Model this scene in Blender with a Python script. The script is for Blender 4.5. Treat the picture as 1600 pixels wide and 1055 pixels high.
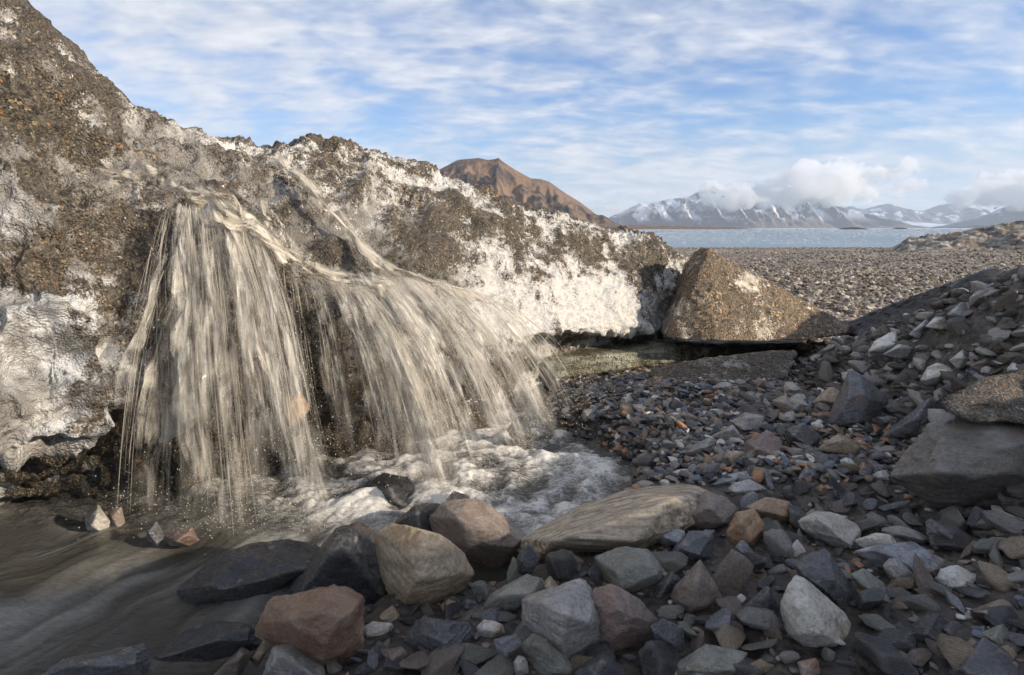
import bpy, bmesh, math, random
import numpy as np
from mathutils import Vector

for _o in list(bpy.data.objects): bpy.data.objects.remove(_o)
SC = bpy.context.scene
COL = SC.collection
rng = np.random.default_rng(7); random.seed(7)

# ------------------------------------------------------------------ camera
H = 1.25                      # eye height above the gravel plain
F = 1600*20/36.0              # 20 mm lens, photograph is 1600 px wide
CU, CV, HORIZON = 800.0, 527.5, 356.0
PITCH = math.atan((CV-HORIZON)/F)
SP, CP = math.sin(PITCH), math.cos(PITCH)
cam = bpy.data.cameras.new('camera'); cam.lens = 20; cam.sensor_width = 36
cam.clip_start = 0.05; cam.clip_end = 60000
camo = bpy.data.objects.new('camera', cam); COL.objects.link(camo)
camo.location = (0, 0, H); camo.rotation_euler = (math.pi/2-PITCH, 0, 0)
SC.camera = camo

# ------------------------------------------------------------------ sky, sun, exposure
SUN_EL, SUN_AZ = math.radians(19), math.radians(111)     # azimuth clockwise from +Y
W = bpy.data.worlds.new('World'); SC.world = W; W.use_nodes = True
def build_world():
    nt = W.node_tree; nt.nodes.clear(); N = nt.nodes.new; L = nt.links.new
    out = N('ShaderNodeOutputWorld'); bg = N('ShaderNodeBackground'); bg.inputs['Strength'].default_value = 0.12
    sky = N('ShaderNodeTexSky'); sky.sky_type = 'NISHITA'; sky.sun_disc = False
    sky.sun_elevation = SUN_EL; sky.sun_rotation = SUN_AZ; sky.air_density = 1.0; sky.dust_density = 0.6; sky.ozone_density = 2.0
    tc = N('ShaderNodeTexCoord'); sep = N('ShaderNodeSeparateXYZ'); L(tc.outputs['Generated'], sep.inputs[0])
    def math_(op, a, b=None, c=None):
        m = N('ShaderNodeMath'); m.operation = op
        for i, v in enumerate((a, b, c)):
            if v is None: continue
            if isinstance(v, (int, float)): m.inputs[i].default_value = v
            else: L(v, m.inputs[i])
        return m.outputs[0]
    zz = math_('ADD', math_('MAXIMUM', sep.outputs[2], 0.0), 0.22)
    px = math_('DIVIDE', sep.outputs[0], zz); py = math_('DIVIDE', sep.outputs[1], zz)
    cmb = N('ShaderNodeCombineXYZ'); L(px, cmb.inputs[0]); L(py, cmb.inputs[1])
    mp = N('ShaderNodeMapping'); L(cmb.outputs[0], mp.inputs[0]); mp.inputs['Rotation'].default_value = (0, 0, math.radians(-20)); mp.inputs['Scale'].default_value = (0.62, 1.0, 1)
    def noise(scale, det, rough, dist=0):
        n = N('ShaderNodeTexNoise'); n.inputs['Scale'].default_value = scale; n.inputs['Detail'].default_value = det
        n.inputs['Roughness'].default_value = rough; n.inputs['Distortion'].default_value = dist; L(mp.outputs[0], n.inputs['Vector']); return n.outputs[0]
    big = noise(0.8, 3, 0.5, 0.4); mid = noise(6.2, 3, 0.5, 0.35); fine = noise(19.0, 3, 0.5, 0.3)
    s = math_('ADD', math_('MULTIPLY', big, 1.05), math_('ADD', math_('MULTIPLY', mid, 0.72), math_('MULTIPLY', fine, 0.22)))
    mr = N('ShaderNodeMapRange'); mr.interpolation_type = 'SMOOTHSTEP'; L(s, mr.inputs[0])
    mr.inputs[1].default_value = 0.66; mr.inputs[2].default_value = 1.20
    # cloud brightness: ripples are slightly grey and slightly white
    cr = N('ShaderNodeMapRange'); L(math_('ADD', math_('MULTIPLY', mid, .6), math_('MULTIPLY', fine, .4)), cr.inputs[0])
    cr.inputs[1].default_value = .35; cr.inputs[2].default_value = .65; cr.inputs[3].default_value = 0.80; cr.inputs[4].default_value = 1.08
    cc = N('ShaderNodeVectorMath'); cc.operation = 'SCALE'; cc.inputs[0].default_value = (3.42, 3.47, 3.64); L(cr.outputs[0], cc.inputs['Scale'])
    skys = N('ShaderNodeVectorMath'); skys.operation = 'MULTIPLY'; L(sky.outputs[0], skys.inputs[0]); skys.inputs[1].default_value = (.40, .55, .76)
    mix = N('ShaderNodeMix'); mix.data_type = 'RGBA'; mf = math_('MULTIPLY', mr.outputs[0], 0.95)
    L(mf, mix.inputs[0]); L(skys.outputs[0], mix.inputs[6]); L(cc.outputs[0], mix.inputs[7])
    L(mix.outputs[2], bg.inputs['Color']); L(bg.outputs[0], out.inputs['Surface'])
build_world()
sl = bpy.data.lights.new('sun', 'SUN'); sl.energy = 2.9; sl.angle = math.radians(1.2); sl.color = (1.0, 0.86, 0.68)
so = bpy.data.objects.new('sun', sl); COL.objects.link(so)
SUNV = Vector((math.cos(SUN_EL)*math.sin(SUN_AZ), math.cos(SUN_EL)*math.cos(SUN_AZ), math.sin(SUN_EL)))
so.rotation_euler = SUNV.to_track_quat('Z', 'Y').to_euler(); so.location = (6, -3, 8)
SC.view_settings.view_transform = 'Standard'; SC.view_settings.look = 'None'
SC.view_settings.exposure = 1.05; SC.view_settings.gamma = 1.0
SC.cycles.use_denoising = True; SC.cycles.transparent_max_bounces = 20; SC.cycles.use_adaptive_sampling = True; SC.cycles.adaptive_threshold = .03; SC.cycles.volume_bounces = 9; SC.cycles.max_bounces = 16; SC.cycles.diffuse_bounces = 4; SC.cycles.glossy_bounces = 3

# ------------------------------------------------------------------ helpers
def at(u, v, Y):
    """photo pixel -> point of the place on the vertical plane y = Y"""
    x = (u-CU)/F; s = (CV-v)/F
    d = np.array([x, CP+s*SP, -SP+s*CP]); t = Y/d[1]
    return np.array([d[0]*t, Y, H+d[2]*t])
def raydir(u, v):
    x = (u-CU)/F; s = (CV-v)/F
    return np.array([x, CP+s*SP, -SP+s*CP])
_perm = np.random.default_rng(1).permutation(256).astype(np.int64); _perm = np.concatenate([_perm, _perm])
_val = np.random.default_rng(2).random(256)*2-1
def vnoise(p):
    i = np.floor(p).astype(np.int64); f = p-i; f = f*f*f*(f*(f*6-15)+10); i &= 255
    x, y, z = i[:, 0], i[:, 1], i[:, 2]; x1 = (x+1) & 255; y1 = (y+1) & 255; z1 = (z+1) & 255
    def h(a, b, c): return _val[_perm[_perm[_perm[a]+b]+c]]
    fx, fy, fz = f[:, 0], f[:, 1], f[:, 2]
    a = h(x, y, z)*(1-fx)+h(x1, y, z)*fx; b = h(x, y1, z)*(1-fx)+h(x1, y1, z)*fx
    c = h(x, y, z1)*(1-fx)+h(x1, y, z1)*fx; d = h(x, y1, z1)*(1-fx)+h(x1, y1, z1)*fx
    return (a*(1-fy)+b*fy)*(1-fz)+(c*(1-fy)+d*fy)*fz
def fbm(p, oct=4, gain=.5, lac=2.03):
    p = np.asarray(p, float); r = np.zeros(len(p)); a = 1.0; q = p.copy()
    for _ in range(oct): r += a*vnoise(q); q = q*lac+17.3; a *= gain
    return r
def ridged(p, oct=4):
    r = np.zeros(len(p)); a = 1.0; q = np.asarray(p, float).copy()
    for _ in range(oct): r += a*(1-2*np.abs(vnoise(q))); q = q*2.1+9.7; a *= .5
    return r
def worley(p):
    i = np.floor(p).astype(np.int64); best = np.full(len(p), 9.0)
    for dx in (-1, 0, 1):
        for dy in (-1, 0, 1):
            for dz in (-1, 0, 1):
                c = i+np.array([dx, dy, dz]); k = c & 255
                h1 = _perm[_perm[_perm[k[:, 0]]+k[:, 1]]+k[:, 2]]
                o = np.stack([_val[h1], _val[(h1*7+13) & 255], _val[(h1*31+101) & 255]], 1)*.5+.5
                d = ((c+o-p)**2).sum(1); best = np.minimum(best, d)
    return np.sqrt(best)
def sstep(a, b, x): t = np.clip((x-a)/(b-a), 0, 1); return t*t*(3-2*t)
def xyz(x, y, z=0.0):
    x = np.asarray(x, float); return np.stack([x, np.broadcast_to(y, x.shape), np.broadcast_to(z, x.shape)], 1)

def mesh_np(name, V, Fq, smooth=True):
    me = bpy.data.meshes.new(name); V = np.asarray(V, np.float32); Fq = np.asarray(Fq, np.int32)
    n, k = Fq.shape
    me.vertices.add(len(V)); me.vertices.foreach_set('co', V.ravel())
    me.loops.add(n*k); me.loops.foreach_set('vertex_index', Fq.ravel())
    me.polygons.add(n); me.polygons.foreach_set('loop_start', np.arange(0, n*k, k, dtype=np.int32))
    me.polygons.foreach_set('use_smooth', np.full(n, smooth, dtype=bool))
    me.update(calc_edges=True); return me
def attr(me, name, vals):
    a = me.attributes.new(name, 'FLOAT', 'POINT'); a.data.foreach_set('value', np.asarray(vals, np.float32))
def uvmap(me, uv):
    a = me.attributes.new('flowuv', 'FLOAT_VECTOR', 'POINT'); a.data.foreach_set('vector', np.asarray(np.c_[uv, np.zeros(len(uv))], np.float32).ravel())
def grid_faces(nr, nc):
    i = np.arange((nr-1)*nc).reshape(nr-1, nc)[:, :-1].ravel()
    return np.stack([i, i+1, i+nc+1, i+nc], 1)
def link(name, me, mat, parent=None, label=None, cat=None, group=None, kind=None, loc=None):
    o = bpy.data.objects.new(name, me); COL.objects.link(o)
    if mat is not None: me.materials.clear(); me.materials.append(mat)
    if parent is not None: o.parent = parent
    if label: o['label'] = label
    if cat: o['category'] = cat
    if group: o['group'] = group
    if kind: o['kind'] = kind
    if loc is not None: o.location = loc
    return o
def crom(P, n, axis=0):
    """Catmull-Rom resample of control array along an axis"""
    P = np.moveaxis(np.asarray(P, float), axis, 0); m = len(P)
    t = np.linspace(0, m-1, n); i = np.clip(np.floor(t).astype(int), 0, m-2); f = t-i
    f = f.reshape((-1,)+(1,)*(P.ndim-1))
    p0, p1, p2, p3 = P[np.maximum(i-1, 0)], P[i], P[i+1], P[np.minimum(i+2, m-1)]
    r = .5*((2*p1)+(-p0+p2)*f+(2*p0-5*p1+4*p2-p3)*f*f+(-p0+3*p1-3*p2+p3)*f**3)
    return np.moveaxis(r, 0, axis)

# ------------------------------------------------------------------ materials
class NT:
    def __init__(s, name):
        s.m = bpy.data.materials.new(name); s.m.use_nodes = True; s.t = s.m.node_tree; s.t.nodes.clear()
        s.out = s.t.nodes.new('ShaderNodeOutputMaterial')
    def n(s, ty, **kw):
        nd = s.t.nodes.new('ShaderNode'+ty)
        for k, v in kw.items(): setattr(nd, k, v)
        return nd
    def set(s, sock, v):
        if hasattr(v, 'is_output'): s.t.links.new(v, sock)
        elif isinstance(v, tuple) and len(v) == 3 and sock.type == 'RGBA': sock.default_value = (*v, 1)
        else: sock.default_value = v
    def coord(s, which='Object'): return s.n('TexCoord').outputs[which]
    def mapping(s, vec, scale=(1, 1, 1), rot=(0, 0, 0)):
        m = s.n('Mapping'); s.set(m.inputs[0], vec); m.inputs['Scale'].default_value = scale; m.inputs['Rotation'].default_value = rot; return m.outputs[0]
    def noise(s, vec, scale, detail=4, rough=.55, dist=0):
        n = s.n('TexNoise'); s.set(n.inputs['Vector'], vec); n.inputs['Scale'].default_value = scale; n.inputs['Detail'].default_value = detail
        n.inputs['Roughness'].default_value = rough; n.inputs['Distortion'].default_value = dist; return n.outputs[0]
    def voro(s, vec, scale, out='Distance', feature='F1'):
        n = s.n('TexVoronoi', feature=feature); s.set(n.inputs['Vector'], vec); n.inputs['Scale'].default_value = scale; return n.outputs[out]
    def ramp(s, fac, a, b, lo=0.0, hi=1.0):
        n = s.n('MapRange', interpolation_type='SMOOTHSTEP'); s.set(n.inputs[0], fac); n.inputs[1].default_value = a; n.inputs[2].default_value = b
        n.inputs[3].default_value = lo; n.inputs[4].default_value = hi; return n.outputs[0]
    def mix(s, fac, a, b):
        n = s.n('Mix', data_type='RGBA'); s.set(n.inputs[0], fac); s.set(n.inputs[6], a); s.set(n.inputs[7], b); return n.outputs[2]
    def math(s, op, a, b=0.0):
        n = s.n('Math', operation=op); s.set(n.inputs[0], a); s.set(n.inputs[1], b); return n.outputs[0]
    def attr(s, name): return s.n('Attribute', attribute_name=name).outputs['Fac']
    def bump(s, h, strength=.5, dist=.01, nrm=None):
        n = s.n('Bump'); s.set(n.inputs['Height'], h); n.inputs['Strength'].default_value = strength; n.inputs['Distance'].default_value = dist
        if nrm is not None: s.set(n.inputs['Normal'], nrm)
        return n.outputs[0]
    def bsdf(s, color, rough=.6, normal=None, spec=.5, **kw):
        b = s.n('BsdfPrincipled'); s.set(b.inputs['Base Color'], color); s.set(b.inputs['Roughness'], rough); s.set(b.inputs['Specular IOR Level'], spec)
        if normal is not None: s.set(b.inputs['Normal'], normal)
        for k, v in kw.items(): s.set(b.inputs[k], v)
        return b.outputs[0]
    def done(s, sh): s.set(s.out.inputs['Surface'], sh); return s.m

def stone_mat(name, c1, c2, c3, vein=0.0, vcol=(.6, .58, .54), rough=.5, fol=6.0, scale=7.0, spot=.35, lin=False, wet=.85):
    """layered rock: two body colours along foliation, patches of a third, thin veins, grain"""
    t = NT(name); oi = t.n('ObjectInfo'); co = t.coord('Object')
    add = t.n('VectorMath', operation='ADD'); t.set(add.inputs[0], co)
    sc = t.n('VectorMath', operation='SCALE'); sc.inputs[0].default_value = (3.1, 7.7, 5.3); t.set(sc.inputs['Scale'], oi.outputs['Random']); t.set(add.inputs[1], sc.outputs[0])
    v = add.outputs[0]
    lay = t.noise(t.mapping(v, (.5, fol, fol), (0, .22, -.28)) if lin else t.mapping(v, (1.2, 1.2, fol), (.5, .35, .2)), scale, 6, .62, .15)
    pat = t.noise(v, scale*.7, 5, .62, .3); fine = t.noise(v, 60, 6, .75); grain = t.voro(v, 260); speck = t.noise(v, 190, 3, .7)
    col = t.mix(t.ramp(lay, .36, .62), c1, c2)
    col = t.mix(t.ramp(pat, .52, .68, 0, 1), col, c3)
    if vein:
        w = t.noise(t.mapping(v, (1, 1, 2.2), (.9, .3, 0)), scale*.8, 3, .5, 1.6)
        vv = t.math('ABSOLUTE', t.math('SUBTRACT', w, .5))
        col = t.mix(t.math('MULTIPLY', t.ramp(vv, .002, .014, 1, 0), vein*.45), col, vcol)
    col = t.mix(t.math('MULTIPLY', t.ramp(t.noise(v, scale*.9, 6, .7, .4), .56, .66), .55), col, (.20, .115, .06)); col = t.mix(t.math('MULTIPLY', t.ramp(t.noise(v, scale*1.6, 6, .7, .2), .60, .68), .5), col, (.46, .42, .37))
    hsv = t.n('HueSaturation'); t.set(hsv.inputs['Color'], col); t.set(hsv.inputs['Value'], t.math('ADD', t.math('MULTIPLY', oi.outputs['Random'], .55), 1.0)); hsv.inputs['Saturation'].default_value = 1.05
    col = t.mix(t.math('MULTIPLY', t.ramp(fine, .44, .66), .7), hsv.outputs[0], t.mix(.55, hsv.outputs[0], (.012, .011, .011)))
    col = t.mix(t.math('MULTIPLY', t.ramp(speck, .58, .70), .30), col, t.mix(.35, col, (.62, .57, .50)))
    col = t.mix(t.math('MULTIPLY', t.ramp(grain, .0, .2, 1, 0), .10), col, (.55, .52, .48))
    pt = t.n('NewGeometry').outputs['Pointiness']; col = t.mix(t.math('MULTIPLY', t.ramp(pt, .51, .58), .45), col, t.mix(.6, col, (.5, .47, .43)))
    hgt = t.math('ADD', t.math('MULTIPLY', lay, 1.0 if lin else .5), t.math('ADD', t.math('MULTIPLY', fine, .35), t.math('MULTIPLY', pat, .6)))
    hgt = t.math('ADD', hgt, t.math('ADD', t.math('MULTIPLY', fine, .8), t.math('MULTIPLY', speck, .25))); nrm = t.bump(hgt, 1.0, .022)
    ro = t.ramp(fine, .3, .7, rough-.22, rough+.10)
    return t.done(t.bsdf(col, ro, nrm, .5, **{'Coat Weight': wet, 'Coat Roughness': .14, 'Coat Normal': t.bump(hgt, .6, .012)}))
SM = dict(
    slate=stone_mat('dark_slate', (0.060, 0.064, 0.073), (0.115, 0.119, 0.130), (0.094, 0.082, 0.073), .35, rough=.36),
    black=stone_mat('black_wet_rock', (0.019, 0.021, 0.024), (0.049, 0.050, 0.057), (0.035, 0.032, 0.031), .15, rough=.26),
    blue=stone_mat('blue_grey_rock', (0.192, 0.204, 0.234), (0.408, 0.420, 0.450), (0.144, 0.150, 0.162), .5, rough=.45),
    grey=stone_mat('grey_rock', (0.313, 0.305, 0.297), (0.544, 0.518, 0.486), (0.362, 0.313, 0.263), .4, rough=.5),
    pale=stone_mat('pale_grey_rock', (0.640, 0.587, 0.519), (0.820, 0.792, 0.701), (0.519, 0.428, 0.335), .3, rough=.6),
    tan=stone_mat('tan_rock', (0.286, 0.221, 0.143), (0.546, 0.429, 0.293), (0.390, 0.247, 0.124), .35, rough=.5),
    brown=stone_mat('brown_rock', (0.206, 0.152, 0.119), (0.351, 0.283, 0.229), (0.259, 0.190, 0.152), .3, rough=.42),
    rust=stone_mat('rust_rock', (0.290, 0.152, 0.087), (0.464, 0.297, 0.196), (0.820, 0.711, 0.594), .3, rough=.34, fol=2.5),
    orange=stone_mat('orange_rock', (0.425, 0.237, 0.119), (0.550, 0.375, 0.225), (0.275, 0.188, 0.125), .2, rough=.5),
    red=stone_mat('red_rock', (.20, .125, .10), (.30, .21, .175), (.16, .12, .10), .3, rough=.45),
    green=stone_mat('green_grey_rock', (0.199, 0.206, 0.175), (0.328, 0.335, 0.290), (0.259, 0.229, 0.168), .5, rough=.42),
    quartz=stone_mat('quartz_rock', (0.820, 0.764, 0.671), (0.820, 0.820, 0.820), (0.563, 0.362, 0.215), .1, rough=.4),
    slab=stone_mat('banded_slab_rock', (0.254, 0.207, 0.151), (0.762, 0.634, 0.460), (0.412, 0.317, 0.215), .5, (.6, .52, .4), rough=.40, fol=9.0, scale=4.5, lin=True),
    muddy=stone_mat('mud_coated_rock', (0.131, 0.115, 0.096), (0.220, 0.198, 0.170), (0.165, 0.143, 0.115), .15, rough=.6),
)
def ground_mat():
    t = NT('mud_and_gravel'); co = t.coord('Object')
    a = t.noise(co, 1.1, 5, .6); b = t.noise(co, 14, 5, .65); v = t.voro(co, 34, 'Color'); vd = t.voro(co, 34); far = t.attr('plain')
    mud = t.mix(t.ramp(b, .35, .65), (.016, .014, .012), (.062, .053, .043))
    sep = t.n('SeparateColor'); t.set(sep.inputs[0], v)
    grit = t.mix(sep.outputs[0], (.04, .038, .036), (.20, .17, .135))
    col = t.mix(t.math('MULTIPLY', t.ramp(a, .4, .6), .55), mud, grit)
    pv = t.voro(t.mapping(co, (1, 1, 1)), 5.5, 'Color'); sp = t.n('SeparateColor'); t.set(sp.inputs[0], pv)
    pl = t.mix(sp.outputs[1], (.12, .098, .072), (.40, .335, .25)); pl = t.mix(t.ramp(t.noise(co, .16, 4, .6), .4, .62), pl, (.17, .135, .10))
    col = t.mix(far, col, pl)
    h = t.math('ADD', b, t.math('MULTIPLY', vd, -.6))
    ro = t.ramp(b, .3, .7, .42, .8)
    return t.done(t.bsdf(col, ro, t.bump(h, .8, .02), .4))
def gravel_mat(name, cols, rough=.55):
    t = NT(name); r = t.attr('tint'); cr = t.n('ValToRGB'); t.set(cr.inputs[0], r); el = cr.color_ramp; el.interpolation = 'CONSTANT'
    n = len(cols)
    while len(el.elements) < n: el.elements.new(.5)
    for i, c in enumerate(cols): el.elements[i].position = i/n; el.elements[i].color = (*c, 1)
    co = t.coord('Object'); f = t.noise(co, 60, 4, .65)
    col = t.mix(t.ramp(f, .3, .7, 0, .5), cr.outputs[0], t.mix(.6, cr.outputs[0], (.02, .018, .016)))
    return t.done(t.bsdf(col, rough, t.bump(f, .6, .01), .45))
def ice_mat(name='dirty_glacier_ice', tint=(1, 1, 1)):
    t = NT(name); co = t.coord('Object'); dirt = t.attr('dirt'); wet = t.attr('wet'); cool = t.attr('clear')
    n1 = t.noise(co, 26, 6, .7); n2 = t.noise(co, 85, 4, .7); wco = t.mapping(co, (1, 1, 1)); vsel = t.ramp(t.noise(co, 3.1, 3, .6), .46, .56); vg = t.mix(vsel, t.voro(co, 130, 'Color'), t.voro(co, 62, 'Color')); vgd = t.voro(co, 90); n3 = t.noise(co, 6, 5, .65)
    s = t.n('SeparateColor'); t.set(s.inputs[0], vg)
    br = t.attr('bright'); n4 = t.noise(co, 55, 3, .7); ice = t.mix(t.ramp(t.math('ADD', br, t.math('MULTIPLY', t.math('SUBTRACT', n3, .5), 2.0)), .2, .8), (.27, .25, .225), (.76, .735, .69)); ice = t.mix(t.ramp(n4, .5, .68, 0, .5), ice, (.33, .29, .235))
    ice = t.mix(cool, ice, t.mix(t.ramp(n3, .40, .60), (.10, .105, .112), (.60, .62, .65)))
    ice = t.mix(t.ramp(n1, .56, .72, 0, .55), ice, (.42, .37, .30))
    grit = t.mix(t.ramp(s.outputs[0], .0, 1.0), (.030, .025, .019), (.15, .122, .088))
    grit = t.mix(t.ramp(s.outputs[1], .90, .98, 0, .8), grit, (.40, .30, .17))
    grit = t.mix(t.ramp(s.outputs[2], .965, .995), grit, (.34, .16, .06))
    d = t.math('ADD', dirt, t.math('ADD', t.math('MULTIPLY', t.math('SUBTRACT', n1, .5), 1.5), t.math('MULTIPLY', t.math('SUBTRACT', n2, .5), 1.7)))
    m = t.ramp(d, .30, .70)
    col = t.mix(m, ice, grit)
    col = t.mix(t.math('MULTIPLY', wet, .6), col, t.mix(.55, col, (.02, .018, .012)))
    tm = t.n('Mix', data_type='RGBA', blend_type='MULTIPLY'); tm.inputs[0].default_value = 1; t.set(tm.inputs[6], col); tm.inputs[7].default_value = (*tint, 1); col = tm.outputs[2]
    ro = t.mix(m, t.mix(wet, (.24,)*3, (.10,)*3), t.mix(wet, (.75,)*3, (.25,)*3))
    h = t.math('ADD', t.math('MULTIPLY', n1, .8), t.math('ADD', t.math('MULTIPLY', n2, .5), t.math('MULTIPLY', vgd, .5)))
    b = t.n('BsdfPrincipled'); t.set(b.inputs['Base Color'], col); t.set(b.inputs['Roughness'], ro); t.set(b.inputs['Normal'], t.bump(h, 1.0, .02)); b.inputs['Coat Weight'].default_value = .08; b.inputs['Coat Roughness'].default_value = .15
    return t.done(b.outputs[0])
def water_mat():
    t = NT('muddy_stream_water'); co = t.coord('Object'); foam_highlight = t.attr('foam_highlight')
    n = t.noise(co, 75, 5, .75, 1.5)
    n0 = t.noise(t.mapping(co, (1, 1.6, .3), (0, 0, .5)), 15, 7, .75, 1.9); tb = t.attr('turb'); dn = t.math('ADD', t.math('MULTIPLY', t.math('SUBTRACT', n0, .5), 1.7), t.math('MULTIPLY', t.math('SUBTRACT', n, .5), .9))
    f = t.ramp(t.math('ADD', foam_highlight, t.math('MULTIPLY', dn, tb)), .0, .9)
    col = t.mix(f, (.070, .066, .056), (.80, .78, .73))
    ro = t.ramp(f, 0, 1, .06, .38)
    nn = t.noise(t.mapping(co, (1, 2.2, 1), (0, 0, .72)), 16, 5, .65, .6)
    return t.done(t.bsdf(col, ro, t.bump(t.math('ADD', nn, t.math('MULTIPLY', t.math('MULTIPLY', dn, tb), .4)), .5, .02), .5))
def fall_mat(name, col1, col2, dens=1.0):
    t = NT(name); a = t.n('Attribute', attribute_name='flowuv').outputs['Vector']; env = t.attr('env')
    s1 = t.noise(t.mapping(a, (22, 1.5, 1)), 1.0, 5, .66, .9); s2 = t.noise(t.mapping(a, (80, 2.6, 1)), 1.0, 4, .65, .7); big = t.noise(t.mapping(a, (7, 2.6, 1)), 1.0, 4, .6, .9)
    k = t.math('ADD', t.math('MULTIPLY', s1, .55), t.math('ADD', t.math('MULTIPLY', s2, .30), t.math('MULTIPLY', big, .35)))
    al = t.math('ADD', t.ramp(k, .52, .80, 0, 1.3), t.math('MULTIPLY', t.ramp(big, .45, .65), .22)); al = t.math('MULTIPLY', al, t.ramp(big, .34, .52, .12, 1)); al = t.math('MINIMUM', t.math('MULTIPLY', t.math('MULTIPLY', al, env), dens), 1.0)
    col = t.mix(t.ramp(s2, .35, .65), col1, col2)
    sh = t.bsdf(col, .22, t.bump(k, .5, .02), .5)
    tl = t.n('BsdfTranslucent'); t.set(tl.inputs[0], col2); m1 = t.n('MixShader'); m1.inputs[0].default_value = .3; t.set(m1.inputs[1], sh); t.set(m1.inputs[2], tl.outputs[0])
    tr = t.n('BsdfTransparent'); mx = t.n('MixShader'); t.set(mx.inputs[0], al); t.set(mx.inputs[1], tr.outputs[0]); t.set(mx.inputs[2], m1.outputs[0])
    return t.done(mx.outputs[0])
def strand_mat():
    t = NT('falling_water_strands'); tr = t.n('BsdfTransparent'); env = t.attr('env')
    sh = t.bsdf((.74, .69, .60), .18, None, .6); tl = t.n('BsdfTranslucent'); t.set(tl.inputs[0], (.74, .69, .6))
    m1 = t.n('MixShader'); m1.inputs[0].default_value = .35; t.set(m1.inputs[1], sh); t.set(m1.inputs[2], tl.outputs[0])
    mx = t.n('MixShader'); t.set(mx.inputs[0], env); t.set(mx.inputs[1], tr.outputs[0]); t.set(mx.inputs[2], m1.outputs[0]); return t.done(mx.outputs[0])
def mountain_mat(name, low, high, crag, snowcol=(.82, .84, .88)):
    t = NT(name); co = t.coord('Object'); snow = t.attr('snow'); cg = t.attr('crag'); hh = t.attr('hgt')
    n = t.noise(co, .012, 6, .65); n2 = t.noise(t.mapping(co, (1, 1, .25)), .03, 5, .7)
    col = t.mix(t.ramp(t.math('ADD', hh, t.math('MULTIPLY', t.math('SUBTRACT', n, .5), .9)), .25, .75), low, high)
    col = t.mix(t.ramp(n2, .4, .7, 0, .5), col, crag)
    col = t.mix(t.ramp(t.math('ADD', cg, t.math('MULTIPLY', t.math('SUBTRACT', n2, .5), .8)), .35, .7), col, crag)
    col = t.mix(snow, col, snowcol)
    return t.done(t.bsdf(col, .85, t.bump(n2, .8, 12.0), .2))
def plain_mat(name, col, rough=.7, spec=.3):
    t = NT(name); co = t.coord('Object'); n = t.noise(co, 3, 5, .6); c2 = tuple(c*.65 for c in col)
    return t.done(t.bsdf(t.mix(t.ramp(n, .35, .65), col, c2), rough, t.bump(n, .4, .02), spec))

M_GROUND, M_ICE, M_WATER = ground_mat(), ice_mat(), water_mat()

# ------------------------------------------------------------------ terrain function
SHORE = np.array([(-1.6, .3), (-1.15, 1.05), (-.73, 1.52), (-.55, 1.93), (-.1, 2.05), (.1, 2.15), (.3, 2.5), (.6, 2.82), (.72, 3.1), (.55, 3.45), (.34, 3.8), (.22, 4.3), (.2, 6.0)])
def shore_sd(x, y):
    """signed distance to the stream's bank, positive on the stony side"""
    best = np.full(x.shape, 1e9); sg = np.ones(x.shape)
    for (ax, ay), (bx, by) in zip(SHORE[:-1], SHORE[1:]):
        dx, dy = bx-ax, by-ay; t = np.clip(((x-ax)*dx+(y-ay)*dy)/(dx*dx+dy*dy), 0, 1)
        d = np.hypot(x-ax-t*dx, y-ay-t*dy); c = dx*(y-ay)-dy*(x-ax)
        m = d < best; best = np.where(m, d, best); sg = np.where(m, np.where(c < 0, 1, -1), sg)
    return best*sg
def ground_z(x, y):
    x = np.asarray(x, float); y = np.asarray(y, float)
    hc = np.interp(y, [-12, -3, -.45, .2, .85, 1.35, 1.9, 2.5, 3.2, 3.8, 4.6, 5.3, 6.2], [1.95, 1.95, 1.80, 1.50, 1.25, 1.04, .84, .86, .88, .68, .36, .10, 0])  # bank crest heights; the out-of-view stretch is shaped to shade the foreground
    xf = np.interp(y, [-2, 0, 1.3, 1.7, 2.7, 3.4, 4.6, 5.4], [.9, 1.0, 1.2, 1.45, 1.95, 2.1, 2.25, 2.3])
    xc = np.interp(y, [0, 2, 3.2, 5], [3.3, 3.15, 2.9, 2.9])
    t = (x-xf)/(xc-xf); up = np.where(t < 1, np.clip(t, 0, 1)**1.25, 1-.75*sstep(0, 5, x-xc))
    z = hc*up
    z += .06*sstep(.2, 1.6, x)*sstep(5, 3, y)
    z += .10*np.exp(-((y-3.9)/.9)**2)*sstep(.3, 1.2, x)*sstep(3.2, 2, x)
    sd = shore_sd(x, y); near = (y < 6) & (y > -1)
    basin = np.where(near, -.42*(1-sstep(-.25, .22, sd)), 0); z = z+basin
    z = z-np.clip(y-8, 0, 400)*(2.5/103.0)
    return z
def ground_fine(x, y):
    p = xyz(x, y); near = np.exp(-np.clip(y-6, 0, 99)/6)
    und = .35*sstep(9, 30, y)*fbm(p*.09, 3)
    lum = sstep(1.5, 2.6, x)*sstep(8, 4, y)*(.08*fbm(p*1.7+5, 4)+.05*ridged(p*4+2, 3)-.06)+.10*sstep(2.5, 3.3, x)*sstep(2.4, 1.2, y)*fbm(p*1.9+8, 3)
    return ground_z(x, y)+lum+near*(.030*fbm(p*2.3, 3)+.016*fbm(p*9, 3))+und*sstep(105, 60, y)
def hit_ground(u, v):
    d = raydir(u, v); t = np.arange(.6, 40, .01); P = d[None, :]*t[:, None]; z = H+P[:, 2]
    g = np.maximum(ground_z(P[:, 0], P[:, 1]), -.16); k = np.argmax(z < g)
    return np.array([P[k, 0], P[k, 1], z[k]])

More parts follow.
